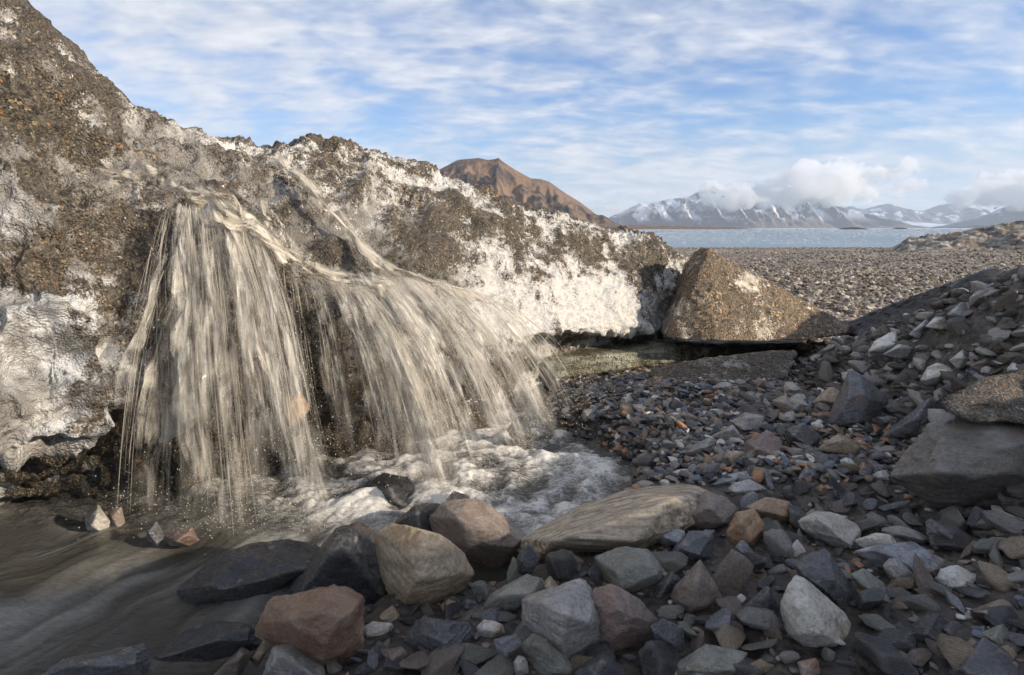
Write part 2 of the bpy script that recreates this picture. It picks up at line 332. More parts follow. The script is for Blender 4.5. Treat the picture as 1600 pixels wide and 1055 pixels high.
def axis_vals(segs):
    out = []
    for a, b, n in segs: out += list(np.linspace(a, b, n, endpoint=False))
    return np.array(out+[segs[-1][1]])
gx = axis_vals([(-260, -40, 14), (-40, -6, 24), (-6, -2, 30), (-2, 4, 170), (4, 10, 60), (10, 40, 50), (40, 160, 40), (160, 420, 14)])
gy = axis_vals([(-60, -6, 14), (-6, .6, 40), (.6, 5.6, 140), (5.6, 14, 90), (14, 40, 70), (40, 115, 50), (115, 190, 8)])
X, Y_ = np.meshgrid(gx, gy); x, y = X.ravel(), Y_.ravel()
gm = mesh_np('ground', np.stack([x, y, ground_fine(x, y)], 1), grid_faces(len(gy), len(gx)))
attr(gm, 'plain', sstep(4.8, 6.5, y+0*x)*1.0)
link('ground', gm, M_GROUND, kind='structure')

# ------------------------------------------------------------------ fjord and far land
def sea_mat():
    t = NT('fjord_water'); co = t.coord('Object'); n = t.noise(t.mapping(co, (.25, .6, 1)), .6, 5, .6); b = t.noise(t.mapping(co, (.02, .004, 1)), .4, 4, .6)
    col = t.mix(t.ramp(b, .4, .6), (.13, .19, .23), (.20, .26, .29))
    return t.done(t.bsdf(col, .32, t.bump(n, .5, .25), .5))
sx = axis_vals([(-9000, -400, 12), (-400, 600, 20), (600, 12000, 14)]); sy = axis_vals([(70, 400, 12), (400, 3000, 12), (3000, 15500, 12)])
X, Y_ = np.meshgrid(sx, sy)
link('fjord_water', mesh_np('fjord_water', np.stack([X.ravel(), Y_.ravel(), np.full(X.size, -2.5)], 1), grid_faces(len(sy), len(sx))), sea_mat(), kind='structure')

def mountain(name, sil, Y, df, db, mat, gul=260., amp=.5, snow=None, nx=280, nyf=80, label=None, cat='mountain', fl=1.15, crag=.5, seed=0):
    P = np.array([at(u, v, Y) for u, v in sil]); xs = np.linspace(P[0, 0], P[-1, 0], nx)
    R = np.interp(xs, P[:, 0], P[:, 2]+3.0); R = np.maximum(R, 0)
    s = np.concatenate([np.linspace(-1, 0, nyf), np.linspace(0, 1, 24)[1:]])
    S, XX = np.meshgrid(s, xs, indexing='ij'); RR = np.broadcast_to(R, S.shape)
    yy = Y+np.where(S < 0, S*df, S*db); prof = np.clip(1-np.abs(S), 0, 1)**fl
    q = np.stack([XX.ravel()/gul+seed, np.abs(S).ravel()*.9+.15*vnoise(np.stack([XX.ravel()/gul*2, S.ravel()*5, np.full(S.size, seed+.5)], 1)), np.full(S.size, 3.3+seed)], 1)
    g = ridged(q, 4).reshape(S.shape)
    env = np.clip(4*prof*(1-prof), 0, 1)**.9*(1-.7*sstep(.75, 1, prof))
    fine = fbm(np.stack([XX.ravel()/gul*3, yy.ravel()/gul*3, np.full(S.size, seed+1.)], 1), 4).reshape(S.shape)
    h = RR*(prof+env*(g-.6)*.16*amp+fine*.05*env*amp)-3.0
    h = np.where(S >= 0, np.minimum(h, RR*prof-3+.02*RR), h)
    me = mesh_np(name, np.stack([XX.ravel(), yy.ravel(), h.ravel()], 1), grid_faces(len(s), nx))
    hn = (h+3)/max(R.max(), 1)
    attr(me, 'hgt', hn.ravel()); attr(me, 'crag', (crag*(env*(fine*.9+.25)+sstep(.5, 1, hn)*.6)).ravel())
    sn = np.zeros(S.shape) if snow is None else snow(XX, S, hn, g, fine, prof)
    attr(me, 'snow', np.clip(sn, 0, 1).ravel())
    return link(name, me, mat, label=label, cat=cat)
M_BROWN = mountain_mat('brown_scree', (.215, .150, .10), (.235, .150, .095), (.085, .066, .054))
mountain('brown_mountain', [(380, 350), (520, 262), (560, 238), (575, 237), (600, 246), (650, 262), (685, 266), (700, 258), (715, 250), (735, 248), (748, 247), (762, 250), (772, 249), (779, 247), (786, 253), (800, 262), (815, 271), (830, 279), (845, 280), (858, 284), (868, 291), (885, 303), (905, 315), (925, 330), (945, 346), (960, 354), (985, 358)], 1900, 420, 700, M_BROWN, 120, 1.5, nx=360, label='bare brown pointed mountain rising behind the ice ridge', crag=1.15, seed=3)
def sn_far(XX, S, hn, g, fine, prof):
    lane = vnoise(np.stack([XX.ravel()/70, np.abs(S).ravel()*1.4, np.full(S.size, 8.)], 1)).reshape(S.shape)
    a = np.maximum(sstep(.34, .44, lane+.2*fine), sstep(.35, .1, g+.5*fine))*sstep(.08, .3, hn)*(1-.7*sstep(.55, .8, hn))
    top = sstep(.6, .85, hn+.5*fine)*.6
    return np.maximum(a*.9, top*sstep(-.1, .35, fine+g*.2))
M_FAR = mountain_mat('far_grey_rock', (.17, .145, .125), (.12, .118, .122), (.06, .062, .072))
mountain('snow_streaked_mountain', [(925, 358), (955, 338), (975, 330), (1000, 317), (1010, 320), (1040, 312), (1075, 308), (1090, 300), (1105, 297), (1115, 289), (1124, 298), (1150, 296), (1185, 293), (1200, 300), (1235, 295), (1250, 303), (1280, 314), (1300, 320), (1322, 332), (1345, 345), (1375, 358)], 9000, 1500, 1500, M_FAR, 330, 1.5, sn_far, nx=420, nyf=110, label='grey snow streaked mountain across the fjord, wrapped in low cloud', seed=11, fl=.95)
def sn_blue(XX, S, hn, g, fine, prof):
    return sstep(.25, .5, fine+.3*g-.2)*sstep(.1, .4, hn)*.8
mountain('far_blue_mountain', [(1300, 330), (1330, 322), (1350, 327), (1372, 321), (1388, 318), (1405, 322), (1425, 330), (1445, 329), (1465, 321), (1490, 317), (1510, 322), (1530, 330), (1560, 334), (1600, 330), (1640, 340)], 13000, 1500, 900, M_FAR, 500, 1.2, sn_blue, nx=240, label='low dark blue peaks behind the white glacier tongue', seed=21)
mountain('right_edge_mountain', [(1530, 352), (1545, 338), (1560, 329), (1580, 319), (1600, 309), (1640, 290), (1720, 275), (1800, 300), (1900, 340)], 8200, 1200, 1200, M_FAR, 300, 1.2, sn_blue, nx=160, label='purplish mountain slope cut by the right edge of the photo', seed=31)
def glacier_tongue():
    u = np.linspace(1290, 1560, 90); s = np.linspace(0, 1, 24); V = []
    for k, f in enumerate(s):
        Yk = 9300+f*3000
        for a in u:
            top = np.interp(a, [1290, 1320, 1345, 1400, 1470, 1560], [333, 333, 337, 345, 349, 353]); v0 = 356.2+(top-356.2)*f
            p = at(a, v0, Yk); V.append(p)
    V = np.array(V); V[:, 2] += 12*fbm(V/300, 3)*(V[:, 2] > 8)
    t = NT('glacier_snow'); n = t.noise(t.coord('Object'), .004, 5, .6)
    link('glacier_tongue', mesh_np('glacier_tongue', V, grid_faces(24, 90)), t.done(t.bsdf(t.mix(t.ramp(n, .4, .65), (.80, .82, .85), (.52, .56, .62)), .7)), label='white glacier tongue running down to the fjord', cat='glacier')
glacier_tongue()
def low_land(name, us, Y, w, top, mat, label, cat, nx=120, ny=14, kind=None):
    V = []
    for j in range(ny):
        f = j/(ny-1)
        for u in np.linspace(us[0], us[-1], nx):
            v = np.interp(u, us, top); p = at(u, v, Y); z = -3.2+(p[2]+3.2)*math.sin(math.pi*min(f*1.0, 1))**.6; V.append((p[0]*(1+(f-.5)*w/Y), Y+(f-.5)*w, z))
    V = np.array(V); V[:, 2] += np.abs(V[:, 2]+3.2)*.25*fbm(V*.05*900/Y, 3)
    return link(name, mesh_np(name, V, grid_faces(ny, nx)), mat, label=label, cat=cat, kind=kind)
low_land('headland', [880, 930, 980, 1040, 1100, 1150, 1175], 1500, 260, [352, 350, 352, 353, 354, 356, 358], plain_mat('brown_headland', (.21, .14, .09)), None, None, kind='structure')
M_ISL = plain_mat('dark_islet_rock', (.06, .052, .045))
low_land('islet', [1306, 1320, 1340, 1358], 1300, 40, [358.5, 355.2, 354.6, 358.5], M_ISL, 'long low dark islet in the fjord below the mountains', 'islet', nx=50)
low_land('islet', [1392, 1400, 1412, 1420], 1500, 30, [358.2, 356.0, 356.0, 358.2], M_ISL, 'smaller dark islet in the fjord beside the glacier tongue', 'islet', nx=30)
# rocky rise at the right of the beach
def outcrop():
    nx, ny = 170, 60; V = []
    for j in range(ny):
        f = j/(ny-1); Yk = 44+f*26
        for u in np.linspace(1395, 1760, nx):
            v = np.interp(u, [1395, 1420, 1450, 1500, 1550, 1600, 1680, 1760], [392, 378, 374, 367, 358, 350, 340, 350])
            p = at(u, v, 56); b = math.sin(math.pi*f)**.7; x0 = p[0]*Yk/56
            g = float(ground_z(x0, Yk))-.3; V.append((x0, Yk, g+(p[2]-g)*b))
    V = np.array(V); k = np.clip(V[:, 2]-ground_z(V[:, 0], V[:, 1])+.3, 0, 1)
    V[:, 2] += k*(.45*ridged(V*np.array([.35, .5, .5]), 4)-.25+.15*fbm(V*1.6, 3))
    t = NT('pale_outcrop_rock'); co = t.coord('Object'); n = t.noise(t.mapping(co, (.5, 1, 2)), 1.2, 6, .7); n2 = t.noise(co, .5, 4, .6)
    col = t.mix(t.ramp(n, .4, .62), (.09, .078, .062), (.37, .34, .29)); col = t.mix(t.ramp(n2, .52, .66), col, (.17, .13, .09))
    link('rock_outcrop', mesh_np('rock_outcrop', V, grid_faces(ny, nx)), t.done(t.bsdf(col, .8, t.bump(n, .9, .2))), label='pale lichen grey rock outcrop at the edge of the beach', cat='outcrop')
outcrop()

# ------------------------------------------------------------------ rocks: rounded polytopes
_ico = {}
def ico(l):
    if l not in _ico:
        bm = bmesh.new(); bmesh.ops.create_icosphere(bm, subdivisions=l, radius=1.0)
        bm.verts.ensure_lookup_table(); V = np.array([v.co[:] for v in bm.verts]); Fc = np.array([[v.index for v in f.verts] for f in bm.faces]); bm.free()
        _ico[l] = (V/np.linalg.norm(V, axis=1, keepdims=True), Fc)
    return _ico[l]
def hull_planes(P):
    bm = bmesh.new()
    for p in P: bm.verts.new(p)
    bmesh.ops.convex_hull(bm, input=bm.verts[:]); bm.normal_update()
    n = np.array([f.normal[:] for f in bm.faces]); c = np.array([f.verts[0].co[:] for f in bm.faces]); bm.free()
    h = (n*c).sum(1); s = np.where(h < 0, -1, 1); n = n*s[:, None]; h = np.abs(h)
    keep = []
    for i in range(len(n)):
        if h[i] < .05: continue
        if all((n[i]@n[j] < .985) for j in keep): keep.append(i)
    return n[keep], h[keep]
def poly_r(d, n, h, p):
    q = np.clip((d@n.T)/h[None, :], 1e-9, None); m = q.max(1); return 1.0/(m*((q/m[:, None])**p).sum(1)**(1.0/p))
def rock_from_points(P, lvl=4, p=18, rough=.05, seed=0, layered=0.0, chips=6):
    P = np.asarray(P); lo, hi = P.min(0), P.max(0); E = (hi-lo)/2; c = (hi+lo)/2*.4+P.mean(0)*.6
    n, h = hull_planes((P-c)/E); d, Fc = ico(lvl); rr = np.random.default_rng(int(seed)+900)
    cn = rr.normal(size=(chips, 3)); cn /= np.linalg.norm(cn, axis=1, keepdims=True)          # chipped corners
    ch = (((P-c)/E)@cn.T).max(0)*rr.uniform(.78, .96, chips); n = np.concatenate([n, cn]); h = np.concatenate([h, ch])
    r = poly_r(d, n, h, 90+p*5.0); qq = d*r[:, None]; d = d*(1+.0*r[:, None])
    q = d*r[:, None]
    s = float(E.mean()); k = q*1.7+seed*3.17
    amp = rough*(fbm(k, 2)*.40+.30*fbm(k*4.3, 3)+.26*fbm(k*13, 3)-.30*np.clip(ridged(k*2.3+3, 2)-.75, 0, 1))
    if layered: amp += layered*np.abs(vnoise(np.stack([k[:, 0]*.6, k[:, 1]*.6, k[:, 2]*9+k[:, 0]*2], 1)))
    q = q*(1+amp[:, None]); V = c+q*E; vl, vh = V.min(0), V.max(0)
    return lo+(V-vl)/(vh-vl)*(hi-lo), Fc
def random_rock(lvl, seed, flat=.65, long=1.3, p=110, rough=.04):
    r = np.random.default_rng(seed); n = r.normal(size=(15, 3)); n /= np.linalg.norm(n, axis=1, keepdims=True); h = r.uniform(.50, .95, 15)
    d, Fc = ico(lvl); q = d*poly_r(d, n, h, p)[:, None]
    m = r.uniform(1, long); q = q*np.array([m, 1/m**.3, flat*r.uniform(.75, 1.2)])
    if rough: q = q*(1+rough*fbm(q*2+seed*1.3, 4))[:, None]
    return q/np.abs(q).max(), Fc
STONES = []
def stone(label, mat, outline, thick=.75, lvl=5, p=18, rough=.045, name='stone', ridge=None, Y=None, layered=0.0, tilt=.45, cat='stone', group=None, seed=None, sink=0.0, chips=6):
    O = np.array(outline, float); O = O.mean(0)+(O-O.mean(0))*1.09; seed = len(STONES)+1 if seed is None else seed; r = np.random.default_rng(seed)
    cu, cv = O.mean(0); vb = O[:, 1].max(); vt = O[:, 1].min(); ub = O[O[:, 1].argmax(), 0]*.5+cu*.5
    if Y is None: Y = hit_ground(ub, vb-.10*(vb-vt))[1]
    scale = Y/F/.95; wpx = np.ptp(O[:, 0]); hpx = vb-vt; dep = thick*min(wpx, hpx*1.5)*scale
    def pt(u, v, dy): return at(u, v, Y+dy)
    pts = []
    for u, v in O: pts.append(pt(u, v, dep*(.30+tilt*(vb-v)/hpx)))
    o0 = r.integers(0, 2)
    for u, v in O[o0::3]:
        j = r.uniform(.35, .70); pts.append(pt(cu+(u-cu)*j, cv+(v-cv)*j+.04*hpx, dep*(-.18+.45*(vb-v)/hpx*tilt)))
    for u, v in O[1-o0::3]:
        j = r.uniform(.5, .75); pts.append(pt(cu+(u-cu)*j, cv+(v-cv)*j+.12*hpx, dep*(.8+.3*tilt)))
    if ridge:
        for u, v, k in ridge: pts.append(pt(u, v, dep*k))
    V, Fc = rock_from_points(np.array(pts), lvl, p, rough, seed, layered, chips)
    base = np.array([V[:, 0].mean(), V[:, 1].mean(), V[:, 2].min()]); V[:, 2] -= sink
    me = mesh_np(name, V-base, Fc)
    o = link(name, me, SM[mat] if isinstance(mat, str) else mat, label=label, cat=cat, group=group, loc=base); STONES.append((cu, cv, wpx, hpx)); return o
def z7(*p): return [(380+a/2.5806, 740+b/2.5806) for a, b in p]
def z8(*p): return [(980+a/2.5806, 740+b/2.5806) for a, b in p]
def zr(*p): return [(1200+a/2.6375, 400+b/2.6375) for a, b in p]
def zg(*p): return [(850+a/3.5175, 500+b/3.5175) for a, b in p]
def z6(*p): return [(a/2.857, 750+b/2.857) for a, b in p]

# --- the stones one can pick out, front row first
stone('black pointed wet boulder between the rust stone and the tan boulder', 'black', z7((180, 480), (300, 385), (390, 240), (480, 215), (530, 235), (640, 390), (635, 490), (490, 590), (230, 520)), .8, 6, 16, .06, 'boulder', [(540, 850, -.25)], layered=.03)
stone('rust brown and white boulder at the stream edge, lower left of the black one', 'rust', z7((65, 600), (110, 530), (210, 495), (440, 455), (470, 500), (475, 690), (430, 770), (360, 808), (200, 690), (80, 640)), .7, 6, 20, .045, 'boulder')
stone('tan ochre boulder with a pale ridge right of the black boulder', 'tan', z7((545, 240), (600, 215), (780, 240), (880, 320), (915, 395), (850, 470), (740, 550), (625, 540), (560, 400)), .8, 6, 22, .035, 'boulder', [(655, 905, -.3), (690, 838, .1)])
stone('brown grey boulder with flat purple top beside the foaming pool', 'brown', z7((770, 170), (820, 125), (930, 110), (1040, 170), (1155, 260), (1120, 310), (1010, 385), (880, 350), (790, 250)), .9, 6, 24, .045, 'boulder', [(775, 835, -.15)], Y=2.22)
stone('black wedge stone just behind the purple topped boulder', 'black', z7((620, 205), (690, 135), (800, 125), (820, 260), (700, 250)), .8, Y=2.42)
stone('long tilted slab of banded gold and grey rock by the pool', 'slab', [(822, 856), (900, 806), (985, 770), (1095, 756), (1120, 766), (1128, 800), (1010, 868), (856, 872)], .8, 6, 30, .03, 'slab', tilt=1.0, chips=2, layered=.02)
stone('long grey brown stone leaning below the purple topped boulder', 'green', z7((950, 560), (1010, 480), (1150, 400), (1205, 400), (1195, 470), (1080, 560), (980, 585)), .8, 5, 16, .05, layered=.05)
stone('big faceted grey stone with golden lower side, bottom centre', 'grey', z7((1135, 510), (1180, 480), (1350, 430), (1420, 470), (1470, 580), (1450, 680), (1320, 755), (1270, 720), (1150, 600)), .8, 6, 24, .05, 'boulder', [(890, 965, -.3)])
stone('reddish brown block touching the right of the faceted grey stone', 'red', [(926, 920), (960, 915), (1000, 938), (1024, 965), (1022, 1000), (970, 1025), (940, 1000)], .8, 6, 22)
stone('dark layered stone with rounded end below the tan boulder', 'slate', z7((640, 680), (720, 580), (900, 600), (920, 650), (880, 740), (760, 730), (660, 710)), .8, 6, 14, .06, layered=.08)
stone('small dark triangular stone with a white upper edge', 'blue', z7((1015, 665), (1110, 650), (1120, 690), (1060, 755), (1030, 720)), .6, 5, 26, .02)
stone('olive brown wedge stone under the faceted grey stone', 'green', z7((1125, 690), (1180, 650), (1240, 665), (1350, 780), (1330, 805), (1200, 800)), .8, 5, 18, .05)
stone('grey stone cut by the bottom edge below the rust boulder', 'grey', z7((80, 830), (130, 700), (210, 685), (320, 760), (350, 840), (200, 870)), .8, 6, 18, .07)
stone('pale grey green rounded stone below the banded slab', 'green', [(934, 872), (970, 858), (1010, 862), (1040, 890), (1035, 915), (1005, 932), (960, 928)], .8, 5, 16, .05)
stone('dark slate corner at the bottom edge right of the faceted stone', 'slate', z7((1340, 810), (1460, 725), (1550, 800), (1540, 860), (1380, 860)), .8, 5, 24, .03)
stone('small tan block wedged under the black boulder', 'tan', z7((525, 585), (600, 535), (630, 560), (620, 602), (560, 605)), .8, 5)
stone('white and orange flat stone under the black boulder', 'quartz', z7((478, 625), (520, 597), (600, 608), (560, 650), (490, 665)), .6, 5)
stone('brown wedge of rock right of the rust boulder, near the bottom edge', 'brown', z7((560, 715), (640, 705), (660, 725), (650, 775), (590, 765)), .8, 5)
stone('small orange brown stone below the tan boulder', 'orange', z7((797, 530), (825, 505), (855, 515), (835, 562), (805, 560)), .7, 4)
stone('small dark round stone next to the small orange one', 'slate', z7((878, 520), (905, 502), (938, 515), (935, 548), (890, 552)), .8, 4)
stone('quartz and ochre knob left of the faceted grey stone', 'quartz', z7((945, 620), (975, 590), (1040, 600), (1050, 640), (1000, 670), (955, 655)), .8, 5)
stone('narrow grey stone standing near the bottom edge, left of the olive wedge', 'grey', z7((1092, 760), (1110, 735), (1140, 745), (1148, 800), (1100, 812)), .7, 4)
stone('brown stone lying above the faceted grey stone', 'tan', z7((1200, 460), (1235, 415), (1275, 465), (1240, 480)), .8, 4)
stone('dark stone wedged between the purple topped boulder and long grey stone', 'slate', z7((1105, 340), (1150, 285), (1190, 350), (1160, 410), (1110, 400)), .7, 5)
stone('dark red stone below the left end of the slab', 'red', z7((1265, 350), (1330, 325), (1370, 350), (1360, 390), (1290, 385)), .7, 5)
stone('white pebble at the left of the pale grey green stone', 'quartz', z7((1505, 310), (1550, 290), (1580, 295), (1575, 315), (1520, 322)), .6, 4, name='pebble', cat='pebble')
# right foreground
stone('large pale triangular stone lying on the mud, bottom right', 'pale', z8((612, 490), (640, 440), (672, 418), (710, 430), (870, 570), (928, 660), (900, 700), (830, 728), (720, 705), (650, 640)), .6, 6, 18, .035, 'boulder', tilt=.7)
stone('cream tan flat topped stone above the pale triangular stone', 'pale', z8((695, 195), (760, 158), (860, 165), (935, 220), (920, 312), (820, 300), (720, 245)), .7, 6, 22, .04)
stone('upright orange brown knob of rock right of the banded slab', 'orange', z8((405, 250), (450, 165), (510, 148), (555, 220), (520, 305), (440, 290)), .8, 5, 16, .06)
stone('flat rusty brown stone behind the orange brown knob', 'orange', z8((485, 135), (560, 98), (640, 115), (682, 180), (600, 205), (520, 170)), .6, 5, 16)
stone('brown grey angular stone against the end of the slab', 'brown', z8((225, 200), (330, 75), (400, 100), (438, 140), (425, 205), (330, 235)), .8, 6, 20)
stone('brown pyramid shaped stone between the red block and the mud', 'brown', z8((185, 490), (300, 355), (330, 400), (390, 515), (260, 575)), .8, 5, 26, .03)
stone('small black stone left of the brown pyramid stone', 'black', z8((90, 465), (180, 400), (232, 440), (200, 510), (110, 505)), .7, 5)
stone('flat dark stone pressed in the mud below the brown pyramid stone', 'slate', z8((95, 620), (150, 590), (222, 620), (228, 715), (135, 738)), .45, 5)
stone('green grey slab at the bottom edge right of centre', 'green', z8((190, 770), (320, 690), (470, 708), (450, 800), (300, 840), (200, 830)), .6, 6, 20, .03)
stone('black and white striped pebble in front of the green grey slab', 'blue', z8((245, 810), (310, 765), (382, 812), (370, 840), (255, 840)), .7, 5, name='pebble', cat='pebble')
stone('long dark purple stone above the pale triangular stone', 'slate', z8((670, 360), (730, 335), (800, 310), (870, 400), (955, 530), (915, 570), (790, 475)), .7, 6, 14, .05)
stone('slim green stone lying diagonally right of the pale triangular stone', 'green', z8((903, 405), (955, 383), (1030, 440), (1102, 545), (1060, 562), (940, 460)), .7, 5, 14)
stone('flat grey stone tilted above the slim green one', 'grey', z8((1035, 375), (1075, 335), (1188, 430), (1172, 492), (1070, 430)), .6, 5, 24, .02)
stone('broad blue grey stone with a white spot, right of the cream tan stone', 'blue', z8((930, 320), (1010, 295), (1150, 285), (1292, 365), (1235, 432), (1040, 395)), .6, 6, 16, .05)
stone('pale cracked stone touching the right of the cream tan stone', 'pale', z8((922, 270), (1000, 243), (1060, 250), (1115, 285), (1040, 312), (940, 305)), .6, 5, 16)
stone('oval striped grey stone right of the pale cracked stone', 'grey', z8((1025, 225), (1080, 203), (1160, 225), (1218, 265), (1200, 298), (1080, 272)), .7, 5, 12, layered=.05)
stone('round green and pink stone at the right, brightest of its neighbours', 'quartz', z8((1250, 420), (1270, 385), (1325, 370), (1400, 405), (1432, 455), (1375, 522), (1275, 485)), .8, 6, 12, .06)
stone('brown block below the round green and pink stone', 'brown', z8((1262, 515), (1340, 493), (1366, 535), (1340, 555), (1280, 552)), .7, 5)
stone('small pale stone below the brown block at the right', 'pale', z8((1315, 585), (1375, 553), (1428, 600), (1380, 628), (1330, 612)), .6, 5)
stone('large black wet boulder in the lower right', 'black', z8((1120, 640), (1170, 590), (1250, 565), (1320, 640), (1325, 700), (1230, 740), (1150, 710)), .7, 6, 16, .06, 'boulder')
stone('dark purple slab leaning on the large black boulder', 'slate', z8((1255, 610), (1320, 588), (1432, 680), (1400, 710), (1310, 690)), .6, 5, 20)
stone('flat brown boulder cut by the right edge, lower right', 'brown', z8((1390, 550), (1500, 510), (1640, 500), (1660, 600), (1500, 610)), .6, 6, 16, .04, 'boulder')
stone('dark boulder in the bottom right corner', 'slate', z8((1310, 800), (1440, 670), (1580, 750), (1640, 830), (1500, 880), (1340, 860)), .7, 6, 22, .04, 'boulder')
stone('grey brown boulder at the right edge above the flat brown one', 'green', z8((1385, 300), (1480, 260), (1620, 270), (1640, 340), (1480, 362)), .6, 6, 14, .05, 'boulder')
stone('long dark slate wedge above the oval striped stone', 'slate', z8((1205, 185), (1320, 225), (1432, 290), (1350, 315), (1220, 250)), .6, 5, 20)
stone('blue grey angular stone below the rusty brown pebble field', 'blue', z8((672, 40), (720, -12), (772, 8), (760, 50), (700, 62)), .8, 5, 22)
stone('round orange pebble beside the blue grey angular stone', 'orange', z8((757, 62), (780, 43), (812, 60), (800, 82), (770, 82)), .8, 4, name='pebble', cat='pebble')
stone('dark leaf shaped stone below the orange brown knob', 'blue', z8((438, 300), (468, 270), (518, 335), (505, 362), (460, 335)), .5, 5)
stone('dark grey humped stone below the end of the slab', 'slate', z8((160, 355), (200, 290), (250, 238), (345, 232), (335, 340), (230, 370)), .7, 6, 14)
stone('small blue stone with white lines under the banded slab', 'blue', z8((113, 255), (150, 208), (228, 232), (218, 285), (150, 290)), .7, 5, 20)
stone('brown block standing at the bottom edge left of the pale triangle', 'rust', z8((688, 760), (760, 743), (778, 820), (740, 845), (700, 830)), .7, 5, 22)
stone('very dark stone sunk in mud left of the pale triangular stone', 'slate', z8((465, 545), (570, 455), (612, 560), (600, 595), (500, 600)), .5, 5)
stone('small white quartz splinter below the rusty brown stone', 'quartz', z8((658, 300), (685, 268), (722, 325), (695, 350), (668, 340)), .6, 4)
stone('green grey stone at the right below the small pale stone', 'green', z8((1425, 640), (1510, 608), (1572, 680), (1520, 715), (1460, 690)), .7, 5)
stone('small pale cube of stone touching the long dark purple stone', 'pale', z8((775, 450), (800, 440), (830, 465), (815, 492), (785, 480)), .8, 4)
stone('small round white pebble left of the pale triangular stone', 'quartz', z8((437, 500), (455, 483), (478, 500), (465, 525), (445, 520)), .8, 4, name='pebble', cat='pebble')
stone('grey stone in the mud below the round white pebble', 'grey', z8((402, 570), (440, 543), (472, 570), (455, 600), (415, 592)), .7, 4)
# right bank
stone('tall grey slate boulder with a pointed top on the right bank', 'slate', zr((225, 712), (285, 590), (335, 478), (370, 485), (430, 540), (495, 615), (440, 690), (330, 722)), .7, 6, 26, .03, 'boulder')
stone('huge mud brown boulder cut by the right edge', 'muddy', [(1398, 745), (1440, 690), (1497, 633), (1600, 672), (1690, 690), (1700, 770), (1600, 790), (1470, 788)], .55, 6, 22, .045, 'boulder', tilt=.7)
stone('dark slab leaning against the huge boulder', 'slate', zr((480, 745), (600, 640), (665, 588), (695, 640), (640, 740), (560, 775)), .6, 5, 22)
stone('brown knob resting on the dark leaning slab', 'brown', zr((583, 665), (640, 630), (705, 650), (690, 700), (610, 695)), .8, 5, 14)
stone('pale yellowish stone on the right bank above the huge boulder', 'pale', zr((632, 510), (660, 460), (700, 443), (778, 470), (752, 515), (655, 535)), .8, 5, 18, .06)
stone('pale wedge stone on the crest of the bank, right of the ice pyramid', 'pale', zr((412, 395), (440, 355), (522, 313), (538, 360), (480, 405)), .8, 5, 18)
stone('grey stone leaning on the pale wedge stone', 'grey', zr((478, 405), (540, 362), (602, 385), (560, 425)), .8, 5)
stone('smooth pale rounded stone halfway up the right bank', 'pale', zr((655, 290), (690, 255), (735, 250), (775, 290), (730, 308)), .8, 5, 10, .03)
stone('long grey stone left of the smooth pale rounded one', 'grey', zr((588, 320), (650, 263), (668, 285), (625, 335)), .8, 5)
stone('large grey stone near the top of the right bank', 'grey', zr((838, 175), (880, 135), (945, 123), (1005, 150), (985, 195), (880, 200)), .8, 5, 12)
stone('flat grey stone under the large one at the bank top', 'grey', zr((742, 245), (800, 193), (872, 220), (820, 262)), .7, 5)
stone('pale stone above the yellowish one on the bank', 'pale', zr((748, 430), (800, 388), (838, 440), (785, 465)), .8, 5)
stone('brown flat stone right of the pale bank stones', 'brown', zr((838, 448), (900, 423), (932, 450), (880, 475)), .7, 5)
stone('pinkish pale stone at the right edge of the bank', 'quartz', zr((982, 470), (1015, 425), (1075, 425), (1085, 480), (1020, 492)), .8, 5)
stone('thin slate blade sticking out of the upper bank', 'slate', zr((878, 380), (960, 303), (975, 320), (930, 385)), .5, 5, 26)
stone('tan stone left of the tall slate boulder', 'tan', zr((188, 605), (265, 543), (303, 575), (290, 610), (220, 635)), .8, 5)
stone('brown stone far left of the tall slate boulder', 'brown', zr((22, 600), (75, 575), (150, 645), (90, 660)), .8, 5)
stone('jet black stone below the tan stone on the gravel', 'black', zr((72, 725), (145, 690), (212, 740), (180, 795), (90, 785)), .8, 5, 18)
stone('flat brown stone with pale top right of the jet black stone', 'tan', zr((205, 795), (300, 738), (395, 775), (435, 822), (320, 830)), .6, 5, 18)
stone('bright orange stone below the flat brown one', 'orange', zr((352, 885), (392, 850), (442, 890), (400, 915)), .8, 5)
stone('blue stone with white edges below the jet black stone', 'blue', zr((103, 945), (160, 868), (208, 910), (185, 960)), .8, 5, 24)
stone('pale striped stone on the gravel below the red stone', 'pale', zr((-5, 840), (60, 810), (82, 835), (75, 868), (15, 872)), .8, 5)
stone('dull red stone in the middle of the gravel', 'red', zg((1108, 795), (1118, 670), (1220, 613), (1312, 680), (1290, 740), (1195, 805)), .8, 5)
stone('rounded tan stone touching the left of the red stone', 'tan', zg((962, 775), (1010, 718), (1110, 725), (1118, 800), (1010, 825)), .8, 5, 10)
stone('dark green angular stone left of the rounded tan one', 'green', zg((825, 830), (845, 738), (900, 760), (962, 830)), .8, 5, 24)
stone('striped grey stone on the gravel above the red stone', 'grey', zg((1038, 560), (1100, 513), (1200, 535), (1180, 600), (1080, 612)), .8, 5)
stone('dark brown stone in the upper middle of the gravel', 'brown', zg((712, 545), (760, 498), (842, 540), (790, 585)), .8, 5)
stone('wrinkled grey stone below the striped one', 'grey', zg((918, 640), (1030, 578), (1072, 630), (990, 690)), .7, 5)
stone('smooth grey slab on the gravel left of the wrinkled stone', 'green', zg((750, 735), (830, 690), (920, 648), (932, 690), (830, 775)), .5, 5)
stone('dark red flat stone above the banded slab', 'red', zg((738, 875), (765, 828), (910, 840), (850, 895)), .6, 5)
stone('grey brown stone touching the top of the banded slab', 'grey', zg((1003, 950), (1040, 900), (1120, 878), (1212, 930), (1100, 975)), .7, 5)
